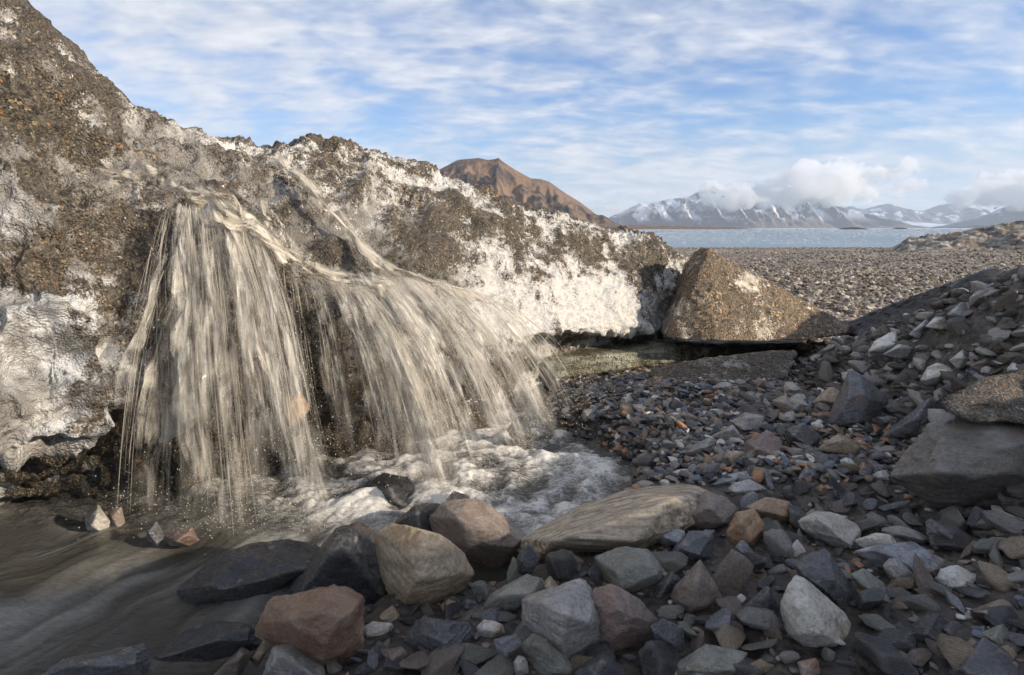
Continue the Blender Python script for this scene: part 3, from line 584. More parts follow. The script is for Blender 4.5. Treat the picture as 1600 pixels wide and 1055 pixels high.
stone('foliated blue grey stone above the banded slab', 'blue', zg((908, 905), (1000, 850), (1090, 830), (1122, 860), (980, 935)), .6, 5, 16, layered=.06)
stone('flat orange stone on the gravel at the edge of the spray', 'orange', zg((98, 505), (112, 470), (192, 472), (202, 503)), .8, 4)
# stones standing in the stream
stone('broad dark wet boulder in the stream, water curling round it', 'black', z6((815, 500), (900, 420), (980, 350), (1080, 300), (1280, 278), (1400, 300), (1460, 390), (1300, 430), (1100, 560), (870, 560)), .7, 6, 9, .06, 'boulder', Y=2.0)
stone('dark flat rock just awash left of the rust boulder', 'black', z6((700, 800), (830, 690), (960, 635), (1150, 650), (1170, 740), (950, 800)), .7, 6, 10, .05, 'boulder', Y=1.62)
stone('dark wet boulder at the bottom edge, far left', 'slate', z6((205, 871), (300, 800), (480, 770), (640, 742), (668, 800), (660, 900), (400, 930)), .7, 6, 16, .09, 'boulder', Y=1.38)
stone('pale brown stone standing in the water under the left ice', 'pale', z6((375, 165), (440, 112), (492, 180), (475, 235), (395, 215)), .8, 5, Y=2.55)
stone('dark brown stone just right of the pale one in the water', 'brown', z6((485, 145), (540, 125), (562, 180), (540, 228), (495, 222)), .8, 5, Y=2.6)
stone('small dark stone in the water below the left fall', 'slate', z6((655, 215), (700, 188), (738, 250), (705, 285), (665, 270)), .8, 5, Y=2.38)
stone('dark red stone in the water below the left fall', 'red', z6((735, 250), (850, 215), (885, 268), (840, 292), (760, 290)), .8, 5, Y=2.36)
stone('brown wedge at the bottom edge between stream and rust boulder', 'brown', z6((940, 890), (1080, 760), (1125, 790), (1060, 900)), .8, 5)
stone('thin upright brown stone left of the rust boulder', 'tan', z6((1118, 790), (1195, 695), (1205, 740), (1150, 830)), .7, 5)
stone('dark rock in the pool where the middle fall lands', 'black', [(572, 756), (600, 740), (640, 748), (664, 786), (630, 800), (585, 785)], .8, 5, 12, Y=2.75)
stone('small black rock in the pool behind the purple topped boulder', 'black', [(690, 790), (710, 768), (733, 775), (728, 806), (700, 806)], .8, 5, 12, Y=2.62)
stone('smooth dark rock under the right edge of the falls', 'black', [(793, 674), (806, 655), (826, 665), (830, 684), (808, 692)], .8, 5, 8, Y=3.45)

# ------------------------------------------------------------------ the glacier edge (lofted from crest to undercut foot)
ST = [  # per station: crest, three face points, lip, undercut roof, foot   (u, v, Y)
 [(-330, -280, 3.0), (-330, 0, 2.35), (-330, 300, 2.0), (-330, 560, 1.85), (-320, 780, 1.85), (-300, 770, 2.3), (-270, 860, 2.6)],
 [(-150, -140, 3.15), (-150, 90, 2.55), (-150, 330, 2.2), (-150, 560, 2.0), (-150, 745, 1.98), (-120, 738, 2.45), (-110, 815, 2.8)],
 [(0, 0, 3.3), (0, 180, 2.75), (0, 360, 2.4), (0, 560, 2.2), (0, 712, 2.15), (30, 708, 2.6), (40, 790, 2.95)],
 [(100, 78, 3.4), (100, 220, 2.9), (100, 380, 2.5), (100, 560, 2.3), (110, 685, 2.3), (120, 688, 2.7), (120, 785, 3.0)],
 [(195, 160, 3.6), (195, 270, 3.1), (200, 400, 2.7), (200, 530, 2.58), (195, 640, 2.55), (205, 660, 2.8), (205, 785, 3.0)],
 [(300, 203, 3.8), (290, 262, 3.35), (285, 335, 2.92), (285, 470, 2.86), (285, 620, 2.84), (290, 690, 2.95), (290, 790, 3.05)],
 [(415, 236, 4.0), (415, 300, 3.5), (425, 375, 3.12), (440, 490, 3.05), (440, 620, 3.03), (440, 690, 3.1), (440, 790, 3.15)],
 [(560, 241, 4.4), (560, 330, 3.85), (560, 440, 3.4), (560, 530, 3.32), (560, 640, 3.3), (560, 690, 3.35), (560, 770, 3.4)],
 [(700, 276, 4.8), (700, 350, 4.3), (700, 440, 3.9), (700, 520, 3.75), (700, 590, 3.7), (705, 630, 3.75), (710, 710, 3.75)],
 [(850, 326, 5.2), (850, 390, 4.8), (850, 450, 4.45), (850, 500, 4.25), (852, 526, 4.2), (855, 540, 4.65), (858, 600, 4.7)],
 [(960, 361, 5.6), (960, 410, 5.3), (960, 455, 5.05), (960, 495, 4.9), (960, 520, 4.85), (965, 535, 5.3), (965, 590, 5.3)],
 [(1005, 364, 5.75), (1003, 410, 5.5), (1003, 455, 5.32), (1003, 492, 5.2), (1003, 515, 5.15), (1005, 530, 5.5), (1005, 580, 5.5)],
 [(1050, 390, 6.05), (1046, 425, 5.75), (1044, 455, 5.6), (1036, 488, 5.75), (1028, 508, 5.7), (1036, 528, 5.9), (1040, 575, 5.95)],
 [(1078, 402, 6.3), (1076, 430, 6.2), (1072, 460, 6.1), (1066, 488, 6.05), (1058, 505, 6.05), (1062, 520, 6.2), (1064, 560, 6.2)],
 [(1085, 425, 7.2), (1085, 440, 7.2), (1085, 465, 7.2), (1082, 485, 7.2), (1080, 500, 7.2), (1080, 510, 7.2), (1080, 530, 7.2)]]
DT = [  # dirt cover at the same points
 [.8, .8, .6, .4, .35, 1, 1], [.85, .8, .55, .35, .3, 1, 1], [.85, .70, .42, .42, .34, .9, 1.1], [.80, .72, .68, .50, .42, .9, 1.1], [.50, .58, .90, .6, .40, 1, 1.1],
 [.50, .50, .8, .85, .9, 1, 1.1], [.55, .40, .6, .85, .9, 1, 1.1], [.70, .40, .30, .7, .9, 1, 1.1], [.84, .74, .46, .4, .75, 1, 1.1], [.72, .66, .16, -.02, .2, .6, .5],
 [.66, .66, .10, -.12, .05, .6, .5], [.7, .66, .15, -.08, .05, .6, .5], [.95, .8, .5, .22, .2, .6, .5], [.8, .7, .4, .3, .3, .6, .5], [.8, .7, .5, .4, .4, .6, .5]]
def glacier():
    C = np.array([[at(*p) for p in s] for s in ST]); D = np.array(DT)
    cr = C[:, 0]; back1 = cr+np.array([-.25, .9, -.12]); back2 = cr+np.array([-.8, 3.0, -.9]); back3 = cr+np.array([-1.2, 4.5, 0]); back3[:, 2] = -.3
    low = C[:, -1]+np.array([0, .15, -.5]); A = np.concatenate([back3[:, None], back2[:, None], back1[:, None], C, low[:, None]], 1)
    Dd = np.concatenate([D[:, :1]]*3+[D, D[:, -1:]], 1)
    nS = 860
    P = crom(A, nS, 0); Q = crom(Dd[..., None], nS, 0)[..., 0]
    cuts = [8, 16, 26, 70, 80, 70, 60, 24, 40, 10]     # samples in each row interval
    ts = np.concatenate([np.linspace(i, i+1, n, endpoint=False) for i, n in enumerate(cuts)]+[[len(cuts)]])
    m = A.shape[1]; i = np.clip(np.floor(ts).astype(int), 0, m-2); f = (ts-i)[None, :, None]
    g = lambda k: P[:, np.clip(k, 0, m-1)]
    p0, p1, p2, p3 = g(i-1), g(i), g(i+1), g(i+2)
    P = .5*(2*p1+(-p0+p2)*f+(2*p0-5*p1+4*p2-p3)*f*f+(-p0+3*p1-3*p2+p3)*f**3); Q = Q[:, i]*(1-f[..., 0])+Q[:, np.clip(i+1, 0, m-1)]*f[..., 0]
    nR = len(ts); V = P.reshape(-1, 3)
    du = np.gradient(P, axis=0); dv = np.gradient(P, axis=1); Nn = np.cross(du, dv).reshape(-1, 3); Nn /= np.linalg.norm(Nn, axis=1, keepdims=True)+1e-9
    k = np.argmax(np.abs(V[:, 1]-3) < .2)
    if (Nn[nR*400+120]*np.array([.6, -.7, .2])).sum() < 0: Nn = -Nn
    s = np.repeat(np.linspace(0, 1, nS), nR)*(len(ST)-1); row = np.tile(ts, nS); q = Q.ravel()
    right = sstep(7.2, 9.0, s); left = sstep(5.0, 3.6, s)
    face = sstep(2.4, 3.4, row)
    big = fbm(V*1.6, 4); midn = fbm(V*5.5, 4); w1 = worley(V*np.array([9, 9, 7])); w2 = worley(V*22+5); fine = fbm(V*30, 3)
    gully = ridged(V*np.array([2.4, 2.4, .8]), 3)
    disp = .055*big+.030*midn+.008*fine
    disp += right*(.055*(.55-w1)+.020*(.5-w2))*face
    disp += left*sstep(3.05, 3.8, row)*(.085*(ridged(V*2.7+4, 4)-.6)+.05*(.5-worley(V*5)))+(1-right)*.014*(.5-w2)
    disp += (1-right)*(1-left)*(.06*(gully-.7))
    crestfr = np.exp(-((row-3)/.28)**2); disp += crestfr*(.022*(.5-w2)+.012*midn+.012*fbm(V*60, 2))
    lipb = np.exp(-((row-7)/.3)**2); disp += lipb*.05*midn
    V = V+Nn*disp[:, None]
    streak = fbm(np.stack([s*6, row*.35, V[:, 1]], 1), 3)+.5*fbm(np.stack([s*1.2, row*4+s*.8, V[:, 1]*.3], 1), 3)
    d = q+.05+.05*sstep(8.0, 6.5, s)+.34*big*.6+.40*midn+.16*streak+.25*fbm(V*14, 3)-.16*crestfr*sstep(.1, .6, fbm(V*7+3, 3)+.45)
    d = d-(.55*sstep(.05, .5, fbm(V*np.array([2.6, 2.6, 1.7])+31, 3)))*left*sstep(3.2, 4.0, row)
    me = mesh_np('glacier_ice', V, grid_faces(nS, nR)[:, ::-1] if True else None)
    wet = np.exp(-((s-6.2)/1.7)**2)*sstep(3.6, 4.5, row); attr(me, 'dirt', d); attr(me, 'wet', np.clip(wet+sstep(7, 7.6, row)*.8, 0, 1))
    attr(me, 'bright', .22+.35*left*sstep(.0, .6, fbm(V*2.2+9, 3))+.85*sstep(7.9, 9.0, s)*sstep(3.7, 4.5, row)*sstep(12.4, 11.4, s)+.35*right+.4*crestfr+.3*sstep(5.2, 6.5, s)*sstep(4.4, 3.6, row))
    attr(me, 'clear', np.clip(left*sstep(4.3, 5.8, row)*(0.6+.5*midn), 0, 1))
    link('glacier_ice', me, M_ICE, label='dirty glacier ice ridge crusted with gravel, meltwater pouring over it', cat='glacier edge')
glacier()

def ice_lump(name, label, pts, seed, dirt, rough=.05, p=22, lvl=7, cat='ice block', lump=.03, mat=None, bright=.45):
    V, Fc = rock_from_points(np.array([at(*q) for q in pts]), lvl, p, rough, seed, chips=0)
    c = V.mean(0); n = (V-c)/np.linalg.norm(V-c, axis=1, keepdims=True)
    V = V+n*(lump*(.5-worley(V*14))+.012*fbm(V*18, 3))[:, None]
    base = np.array([c[0], c[1], V[:, 2].min()]); me = mesh_np(name, V-base, Fc)
    attr(me, 'dirt', dirt(V)+.35*fbm(V*5, 4)+.2*fbm(V*16, 3)); attr(me, 'wet', np.zeros(len(V))); attr(me, 'clear', np.zeros(len(V))); attr(me, 'bright', np.full(len(V), bright))
    return link(name, me, mat or M_ICE, label=label, cat=cat, loc=base)
ice_lump('ice_pyramid', 'pyramid shaped block of gritty ice standing right of the ridge',
    [(1106, 388, 5.12), (1090, 394, 5.6), (1086, 440, 4.98), (1064, 490, 4.88), (1046, 526, 4.82), (1076, 408, 5.85), (1056, 450, 5.8), (1034, 508, 5.75), (1120, 531, 4.68), (1250, 531, 4.85), (1332, 520, 5.2), (1290, 497, 5.2), (1150, 424, 5.2), (1215, 465, 5.2), (1100, 420, 6.1), (1250, 500, 6.0), (1300, 520, 5.9)],
    5, lambda V: .92-.6*np.exp(-(((V[:, 0]-1.50)/.12)**2+((V[:, 2]-.36)/.2)**2))-.75*np.exp(-(((V[:, 0]-2.1)/.11)**2+((V[:, 2]-.76)/.10)**2)), .02, 60, lump=.006, mat=ice_mat('brown_silty_ice', (1.75, 1.6, 1.4)))
ice_lump('ice_ledge', 'dark greenish ice shelf jutting out under the ice ridge and pyramid',
    [(845, 560, 4.62), (850, 592, 4.6), (930, 552, 4.85), (1000, 545, 5.15), (1000, 580, 5.1), (1120, 540, 5.35), (1110, 572, 5.4), (1240, 536, 5.5), (1180, 556, 5.5), (850, 530, 5.6), (1240, 530, 6.0), (1000, 560, 5.9)], 8, lambda V: .50+.3*sstep(.22, .3, V[:, 2])+.25*sstep(1.0, 2.0, V[:, 0]), .06, 6, 6, mat=ice_mat('greenish_shelf_ice', (.72, .76, .62)))
ice_lump('dirty_ice_mound', 'gritty grey ice mound lying along the foot of the ice shelf',
    [(1005, 600, 4.1), (1020, 575, 4.3), (1080, 583, 4.25), (1150, 570, 4.4), (1215, 548, 4.6), (1245, 548, 4.7), (1230, 590, 4.3), (1120, 622, 4.0), (1040, 622, 4.0), (1100, 600, 4.9), (1220, 570, 5.1)], 9, lambda V: .80+0*V[:, 0], .08, 12, 5, 'ice mound')
ice_lump('dirty_ice_lump', 'snow dusted lump of muddy ice lying on the huge boulder at the right edge',
    [(1470, 632, 2.35), (1540, 592, 2.5), (1605, 580, 2.55), (1700, 585, 2.6), (1710, 660, 2.35), (1600, 668, 2.2), (1520, 660, 2.2), (1560, 610, 2.9), (1700, 600, 3.0)], 10, lambda V: .98-.75*sstep(.70, .80, V[:, 2]+.05*fbm(V*9, 3)), .08, 12, 5, 'ice lump')
ice_lump('buried_ice_bank', 'dirt covered ice ridge tinted black for shade, sloping across the bank behind the stones',
    [(1290, 515, 5.6), (1330, 525, 5.0), (1400, 480, 5.0), (1490, 440, 4.8), (1545, 420, 4.8), (1570, 425, 4.7), (1560, 450, 4.3), (1450, 490, 4.5), (1380, 540, 4.6), (1420, 480, 6.2), (1560, 430, 6.0), (1320, 520, 6.2)], 12, lambda V: 1.0-.35*sstep(.1, .5, fbm(V*np.array([3, 3, 14]), 3)), .09, 14, 6, 'ice ridge', lump=.05, mat=ice_mat('silty_ice_shade_tint', (.30, .30, .33)))  # dark tint puts the bank's shadow into the ice colour, over real dirt
# stones frozen in the wall behind the falls
stone('big pale yellow stone stuck in the wall behind the left fall', 'pale', [(235, 670), (262, 635), (300, 612), (318, 640), (300, 668), (255, 690)], .8, 5, 14, Y=2.74)
stone('bright orange stone stuck in the wall behind the falling water', 'orange', [(437, 645), (445, 622), (475, 613), (482, 640), (465, 662), (442, 660)], .8, 5, Y=2.88)
stone('small orange stone in the wall above the pale yellow stone', 'orange', [(222, 625), (235, 615), (245, 625), (236, 636)], .8, 4, Y=2.66)
stone('dark stone splitting the upper stream where the right fall begins', 'black', [(540, 478), (552, 452), (575, 450), (586, 465), (570, 485), (550, 490)], .9, 5, 12, Y=3.12)

# ------------------------------------------------------------------ stream and pool
def water_level(x, y): return -.235+.10*sstep(1.9, 3.0, y+.25*x)
def stream():
    wx = axis_vals([(-4.2, -2.2, 40), (-2.2, 1.15, 330)]); wy = axis_vals([(.45, 1.2, 40), (1.2, 3.6, 280), (3.6, 4.8, 50)])
    X, Y = np.meshgrid(wx, wy); x, y = X.ravel(), Y.ravel()
    al = -.75*x-.66*y; ac = -.66*x+.75*y
    wv = .10*fbm(xyz(x*1.4, y*1.4, 2.), 3); ac2 = ac+2.2*wv+.16*np.sin(al*2.1+.6*ac)
    pool = sstep(2.15, 2.65, y+.18*x+.06*fbm(xyz(x*3, y*3), 2))
    calm = 1-pool
    silk = fbm(xyz(al*1.3, ac2*4.2, 1.), 4); silk2 = fbm(xyz(al*1.6, ac2*17, 4.), 3)
    hump = fbm(xyz(al*1.1+3, ac2*2.4, 9.), 2)
    churn = ridged(xyz(x*4.2+.5*fbm(xyz(x*3, y*3), 2), y*5.5, 3.), 4); ch2 = fbm(xyz(x*16, y*16, 3.), 3)
    landing = np.exp(-((y-(2.62+.30*(x+.9)))/.42)**2)*sstep(-2.3, -1.2, x)
    sw = fbm(xyz(x*7+1.2*fbm(xyz(x*2.5, y*2.5, 6.), 2), y*9+1.2*fbm(xyz(x*2.5+9, y*2.5, 6.), 2), 2.), 4)
    z = water_level(x, y)+calm*(.060*hump+.014*silk+.002*silk2)+pool*(.012*(churn-.7)+.008*ch2+.03*landing+.018*sw+.012*fbm(xyz(x*5, y*7, 7.), 3))
    foam_highlight = pool*(.27+.18*sstep(.2, 1.5, churn)+.14*landing+.12*ch2+.30*sw)*(.35+.65*sstep(-1.9, -.6, x))+calm*(.12+.16*silk+.06*silk2+.34*np.clip(hump, 0, 1)*sstep(-1.6, -.9, x))  # calm part paints soft highlights on humps and streaks; pool part is froth
    foam_highlight -= .35*sstep(-.16, .05, shore_sd(x, y))*pool
    me = mesh_np('stream_water', np.stack([x, y, z], 1), grid_faces(len(wy), len(wx))); attr(me, 'foam_highlight', np.clip(foam_highlight, 0, 1.2)); attr(me, 'turb', .12+.88*pool)
    link('stream_water', me, M_WATER, kind='structure')
stream()

# ------------------------------------------------------------------ the waterfall
def flow(starts, ends, k=.75):
    S = np.array([at(*p) for p in starts]); E = np.array([at(*p) for p in ends])
    def f(a, t, dy=0.0):
        a = np.asarray(a); t = np.asarray(t)
        i = np.linspace(0, 1, len(S)); s = np.stack([np.interp(a, i, S[:, c]) for c in range(3)], -1); j = np.linspace(0, 1, len(E)); e = np.stack([np.interp(a, j, E[:, c]) for c in range(3)], -1)
        p = s+(e-s)*t[..., None]; p[..., 2] = s[..., 2]+(e[..., 2]-s[..., 2])*((1-k)*t+k*t*t)
        return p
    return f
def jet(u0, v0, Y0, u1, v1, Y1, w0, w1, sheets, strands, k=.72, sp=.04):
    return dict(f=flow([(u0-w0/2, v0-w0*.1, Y0-.01), (u0, v0, Y0), (u0+w0/2, v0+w0*.25, Y0+.03)], [(u1-w1/2, v1, Y1), (u1, v1+6, Y1-.03), (u1+w1/2, v1, Y1)], k), sheets=sheets, strands=strands, w=w1/260., spread=sp)
FL = [
 dict(f=flow([(262, 318, 2.76), (300, 316, 2.82), (350, 330, 2.88), (410, 368, 2.96)], [(222, 795, 2.56), (330, 822, 2.54), (430, 815, 2.58), (520, 826, 2.60)], .74), sheets=1, strands=200, w=1.2, spread=.05),
 dict(f=flow([(500, 430, 3.06), (560, 428, 3.12), (620, 428, 3.25), (680, 436, 3.4), (770, 458, 3.7)], [(600, 730, 2.9), (700, 750, 2.88), (785, 705, 3.05), (845, 672, 3.3), (905, 628, 3.65)], .55), sheets=2, strands=460, w=1.5, spread=.07),
 jet(262, 400, 2.66, 194, 800, 2.44, 8, 22, 1, 40), jet(285, 450, 2.70, 222, 800, 2.46, 12, 30, 1, 50),
 jet(275, 400, 2.70, 305, 640, 2.58, 10, 24, 2, 40, .6), jet(290, 322, 2.78, 322, 826, 2.48, 24, 56, 2, 100, .66), jet(322, 322, 2.80, 372, 822, 2.50, 22, 44, 2, 90, .68),
 jet(352, 332, 2.84, 440, 700, 2.56, 30, 64, 3, 110, .56), jet(395, 352, 2.90, 498, 826, 2.54, 26, 66, 3, 120, .56), jet(372, 342, 2.86, 410, 800, 2.56, 14, 46, 1, 70, .8),
 jet(450, 412, 2.96, 486, 690, 2.86, 20, 36, 0, 50, .8), jet(490, 430, 3.0, 540, 700, 2.9, 24, 44, 1, 60, .8),
 jet(525, 438, 3.02, 622, 738, 2.82, 22, 46, 2, 90, .66), jet(558, 450, 3.06, 690, 770, 2.78, 26, 74, 4, 170, .66), jet(595, 440, 3.1, 745, 735, 2.86, 26, 50, 2, 110, .58),
 jet(635, 434, 3.22, 806, 700, 3.0, 30, 54, 2, 110, .54), jet(685, 438, 3.38, 852, 668, 3.24, 30, 46, 2, 100, .52), jet(735, 452, 3.56, 888, 640, 3.5, 28, 36, 1, 80, .52), jet(775, 470, 3.7, 925, 628, 3.6, 20, 70, 0, 110, .5)]
M_FALL = fall_mat('falling_muddy_water', (.60, .56, .48), (.86, .83, .77), .64); M_STR = strand_mat(); M_CHAN = fall_mat('running_muddy_water', (.42, .36, .26), (.72, .67, .58), 1.7)
def waterfall():
    root = bpy.data.objects.new('waterfall', None); COL.objects.link(root); root.location = tuple(at(480, 780, 2.8)); root['kind'] = 'structure'
    off = np.array(root.location)
    def add(name, V, Fq, mat, uv=None, env=None):
        me = mesh_np(name, V-off, Fq)
        if uv is not None: uvmap(me, uv)
        if env is not None: attr(me, 'env', env)
        return link(name, me, mat, parent=root)
    r = np.random.default_rng(5)
    for fi, F_ in enumerate(FL):
        f = F_['f']; SV, SF, SU, SE, n0 = [], [], [], [], 0
        for L in range(F_['sheets']):
            na, nt = (70, 50) if fi < 2 else (22, 44); A, T = np.meshgrid(np.linspace(0, 1, na), np.linspace(0, 1, nt)); a, t = A.ravel(), T.ravel()
            aj = np.clip(a+.05*np.sin(t*2+L)*0+.03*fbm(xyz(a*6, t*1.5, L+fi*7.), 2), -.05, 1.05); P = f(aj, t)
            P[:, 1] += (L-F_['sheets']/2)*F_['spread']*(.3+.7*t)+.09*fbm(xyz(a*5, t*3.0, L*3.+fi), 4)*(.3+t); P[:, 2] += .025*fbm(xyz(a*9, t*1.2, L*5.+2), 3)
            env = np.clip(np.minimum(a, 1-a)*4+.12*fbm(xyz(a*4, t*3, fi*3.+L), 2), 0, 1)*np.clip(t*8+.5, 0, 1)*np.clip((1-t)*5+.15, 0, 1)*(1-.35*t)
            SV.append(P); SF.append(grid_faces(nt, na)+n0); n0 += len(P); SU.append(np.stack([a*F_['w']+.06*fbm(xyz(a*2, t*2, L+.5), 2)+L*13.7+fi*31, t*1.6+L*3.1], 1)); SE.append(env)
        if SV: add('water_sheet', np.concatenate(SV), np.concatenate(SF), M_FALL, np.concatenate(SU), np.concatenate(SE))
        n = int(F_['strands']*.75); ns = 12; V, Fq, E = [], [], []
        clump = r.random(max(6, n//12)); a0 = np.clip(clump[r.integers(0, len(clump), n)]+r.normal(0, .012, n), -.03, 1.03)
        t0 = r.uniform(0, .72, n)**1.3; ln = r.uniform(.08, .42, n); t1 = np.minimum(t0+ln, 1.02)
        dy = r.normal(0, F_['spread']*1.6, n); dx = r.normal(0, .012, n); rad = .0007+.0030*r.random(n)**2.2; al = r.uniform(.10, .42, n); drift = r.normal(0, .10, n); bow = r.normal(.0, .035, n)
        for i in range(n):
            t = np.linspace(t0[i], t1[i], ns); P = f(np.full(ns, a0[i])+drift[i]*t, t); sp = t-t0[i]*.5; P[:, 2] += bow[i]*np.sin(np.clip(t, 0, 1)*math.pi)
            P[:, 1] += dy[i]*sp; P[:, 0] += dx[i]+.05*dx[i]*sp; tan = np.gradient(P, axis=0); tan /= np.linalg.norm(tan, axis=1, keepdims=True)
            e1 = np.cross(tan, [0, 1, 0]); e1 /= np.linalg.norm(e1, axis=1, keepdims=True); e2 = np.cross(tan, e1); w = rad[i]*np.sin(np.linspace(.12, math.pi-.05, ns))**.6
            ring = np.stack([P+w[:, None]*(e1*math.cos(c)+e2*math.sin(c)) for c in (0, 2.094, 4.189)], 1).reshape(-1, 3)
            b = len(V)*ns*3
            j = np.arange(ns-1)[:, None]*3; q = np.concatenate([np.stack([j[:, 0]+c, j[:, 0]+(c+1) % 3, j[:, 0]+3+(c+1) % 3, j[:, 0]+3+c], 1) for c in range(3)])
            V.append(ring); Fq.append(q+b); E.append(np.full(ns*3, al[i]))
        add('water_strand_cluster', np.concatenate(V), np.concatenate(Fq), M_STR, None, np.concatenate(E))
    # droplets thrown off the falls and off the pool where they land
    oc = np.array([(1, 0, 0), (-1, 0, 0), (0, 1, 0), (0, -1, 0), (0, 0, 1.5), (0, 0, -1.5)], float); of = np.array([(0, 2, 4), (2, 1, 4), (1, 3, 4), (3, 0, 4), (2, 0, 5), (1, 2, 5), (3, 1, 5), (0, 3, 5)])
    D = []
    for F_ in FL:
        n = int(F_['strands']*2.2); t = r.uniform(.25, 1, n); p = F_['f'](r.uniform(-.1, 1.1, n), t); p += r.normal(0, 1, (n, 3))*np.array([.05, .05, .04])*t[:, None]; D.append(p)
        n = int(F_['strands']*1.6); p = F_['f'](r.uniform(-.1, 1.1, n), np.full(n, .99)); p[:, 2] += .16*np.abs(r.normal(0, 1, n))*r.random(n); p[:, :2] += r.normal(0, .11, (n, 2)); D.append(p)
    D = np.concatenate(D); sz = .0008+.0026*r.random(len(D))**3
    V = (D[:, None]+oc[None]*sz[:, None, None]).reshape(-1, 3); Fd = (of[None]+(np.arange(len(D))*6)[:, None, None]).reshape(-1, 3)
    o = add('spray_droplets', V, Fd, M_STR, None, np.full(len(V), .9)); o['kind'] = 'stuff'
    # water running over the ice: ribbons laid along channel paths
    CH = [([(150, 262, 3.18), (190, 270, 3.13), (228, 279, 3.07), (262, 288, 3.0), (300, 303, 2.92), (345, 322, 2.87), (385, 352, 2.88)], 62, 1.0),
          ([(300, 290, 3.0), (350, 325, 2.88), (410, 362, 2.93), (470, 405, 2.99), (540, 435, 3.05), (610, 445, 3.16)], 40, 1.0),
          ([(428, 240, 3.92), (452, 262, 3.72), (505, 310, 3.55), (560, 372, 3.45), (615, 420, 3.38), (690, 445, 3.45), (770, 465, 3.72)], 20, 1.0),
          ([(405, 300, 3.38), (425, 345, 3.12), (455, 385, 3.04), (490, 415, 3.02)], 36, .8)]
    for ci, (path, wpx, al) in enumerate(CH):
        C = crom(np.array([at(u, v, Y-.05) for u, v, Y in path]), 70); Uo = crom(np.array([at(u, v-wpx/2, Y+.10) for u, v, Y in path]), 70); Lo = crom(np.array([at(u-wpx*.25, v+wpx/2, Y-.10) for u, v, Y in path]), 70)
        na = 26; a = np.linspace(-1, 1, na); V = np.where(a[None, :, None] < 0, C[:, None]+(Uo-C)[:, None]*(-a)[None, :, None], C[:, None]+(Lo-C)[:, None]*a[None, :, None])
        A, T = np.meshgrid(a, np.linspace(0, 1, 70)); V = V.reshape(-1, 3); V[:, 1] -= .02*(1-np.abs(A.ravel()))+.05*fbm(xyz(A.ravel()*2, T.ravel()*9, ci), 4); V[:, 2] += .03*fbm(xyz(A.ravel()*2, T.ravel()*8, ci+5.), 3)
        add('running_water', V, grid_faces(70, na), M_CHAN, np.stack([A.ravel()*.12+ci*9, T.ravel()*2.2], 1), np.clip((1-np.abs(A.ravel()))*1.6+.5*fbm(xyz(A.ravel()*2, T.ravel()*7, ci+2.), 3), 0, 1)*np.clip(T.ravel()*6, 0, 1)*np.clip((1-np.abs(A.ravel()))*5, 0, 1)*al)
waterfall()

# ------------------------------------------------------------------ loose stones: 190 individuals, the rest as gravel
TEMPL = [random_rock(4, 100+i, flat=.62, long=1.6) for i in range(16)]
TM = [mesh_np('loose_stone', v, f) for v, f in TEMPL]
for me in TM: me.materials.append(SM['grey'])
import re
def short(l): return re.split(r',| (?:with|at|between|by|lying|touching|below|above|right|left|in|on|under|just|behind|beside|near|wedged|standing|leaning|stuck|against|cut|pressed|halfway|resting|sticking|splitting|where|far|next|halfway|tilted|of its|left of|of the) ', l)[0]
BIG = [(o.location.copy(), short(o['label'])) for o in COL.objects if o.get('category') in ('stone', 'pebble') and o.get('label')]
_names = [b[1] for b in BIG]; BIG = [b for b in BIG if _names.count(b[1]) == 1 and 3 <= len(b[1].split()) <= 8]
CN = dict(slate='dark slate', black='black', blue='blue grey', grey='grey', pale='pale', tan='tan', brown='brown', rust='rusty', orange='orange', red='reddish', green='greenish grey', quartz='white', muddy='mud brown')
def loose(zone, where, group, n, smin, smax, mats, name='loose_stone', seed=0):
    r = np.random.default_rng(seed); k = 0; tries = 0
    while k < n and tries < 6000:
        tries += 1; u = r.uniform(*zone[0]); v = r.uniform(*zone[1])
        if any(abs(u-a) < w*.42 and abs(v-b) < h*.42 for a, b, w, h in STONES): continue
        P = hit_ground(u, v)
        if shore_sd(P[:1], P[1:2])[0] < .08 and P[1] < 5: continue
        s = r.uniform(0, 1)**1.5*(smax-smin)+smin; m = mats[r.integers(len(mats))]
        o = bpy.data.objects.new(name, TM[r.integers(16)]); COL.objects.link(o)
        o.location = (P[0], P[1], ground_fine(P[:1], P[1:2])[0]+s*.22); o.scale = (s, s*r.uniform(.75, 1.1), s*r.uniform(.8, 1.3)); o.rotation_euler = (r.normal(0, .4), r.normal(0, .4), r.uniform(0, 6.28))
        o.material_slots[0].link = 'OBJECT'; o.material_slots[0].material = SM[m]
        d, nb = min(((b[0]-o.location).length, b[1]) for b in BIG); sz = 'tiny' if s < smin+.12*(smax-smin) else 'small' if s < smin+.45*(smax-smin) else 'mid sized'
        o['label'] = f'{sz} {CN[m]} stone next to the {nb}' if d < .6 else f'{sz} {CN[m]} stone {where}'
        o['category'] = 'stone'; o['group'] = group; STONES.append((u, v, s*F/P[1]*1.5, s*F/P[1]*1.1)); k += 1
def unique_labels():
    from collections import defaultdict
    g = defaultdict(list)
    for o in COL.objects:
        if o.name.startswith('loose_stone'): g[o['label']].append(o)
    for l, os_ in g.items():
        if len(os_) < 2: continue
        os_.sort(key=lambda o: o.location.x/o.location.y); w = {2: ['left one of two', 'right one of two'], 3: ['left one of three', 'middle one of three', 'right one of three']}.get(len(os_))
        for i, o in enumerate(os_):
            t = w[i] if w else f"{['first','second','third','fourth','fifth','sixth','seventh','eighth','ninth','tenth','eleventh','twelfth'][min(i,11)]} from the left"
            o['label'] = f'{l}, {t}'
MIX = ['slate', 'slate', 'black', 'grey', 'green', 'brown', 'brown', 'tan', 'blue', 'muddy']
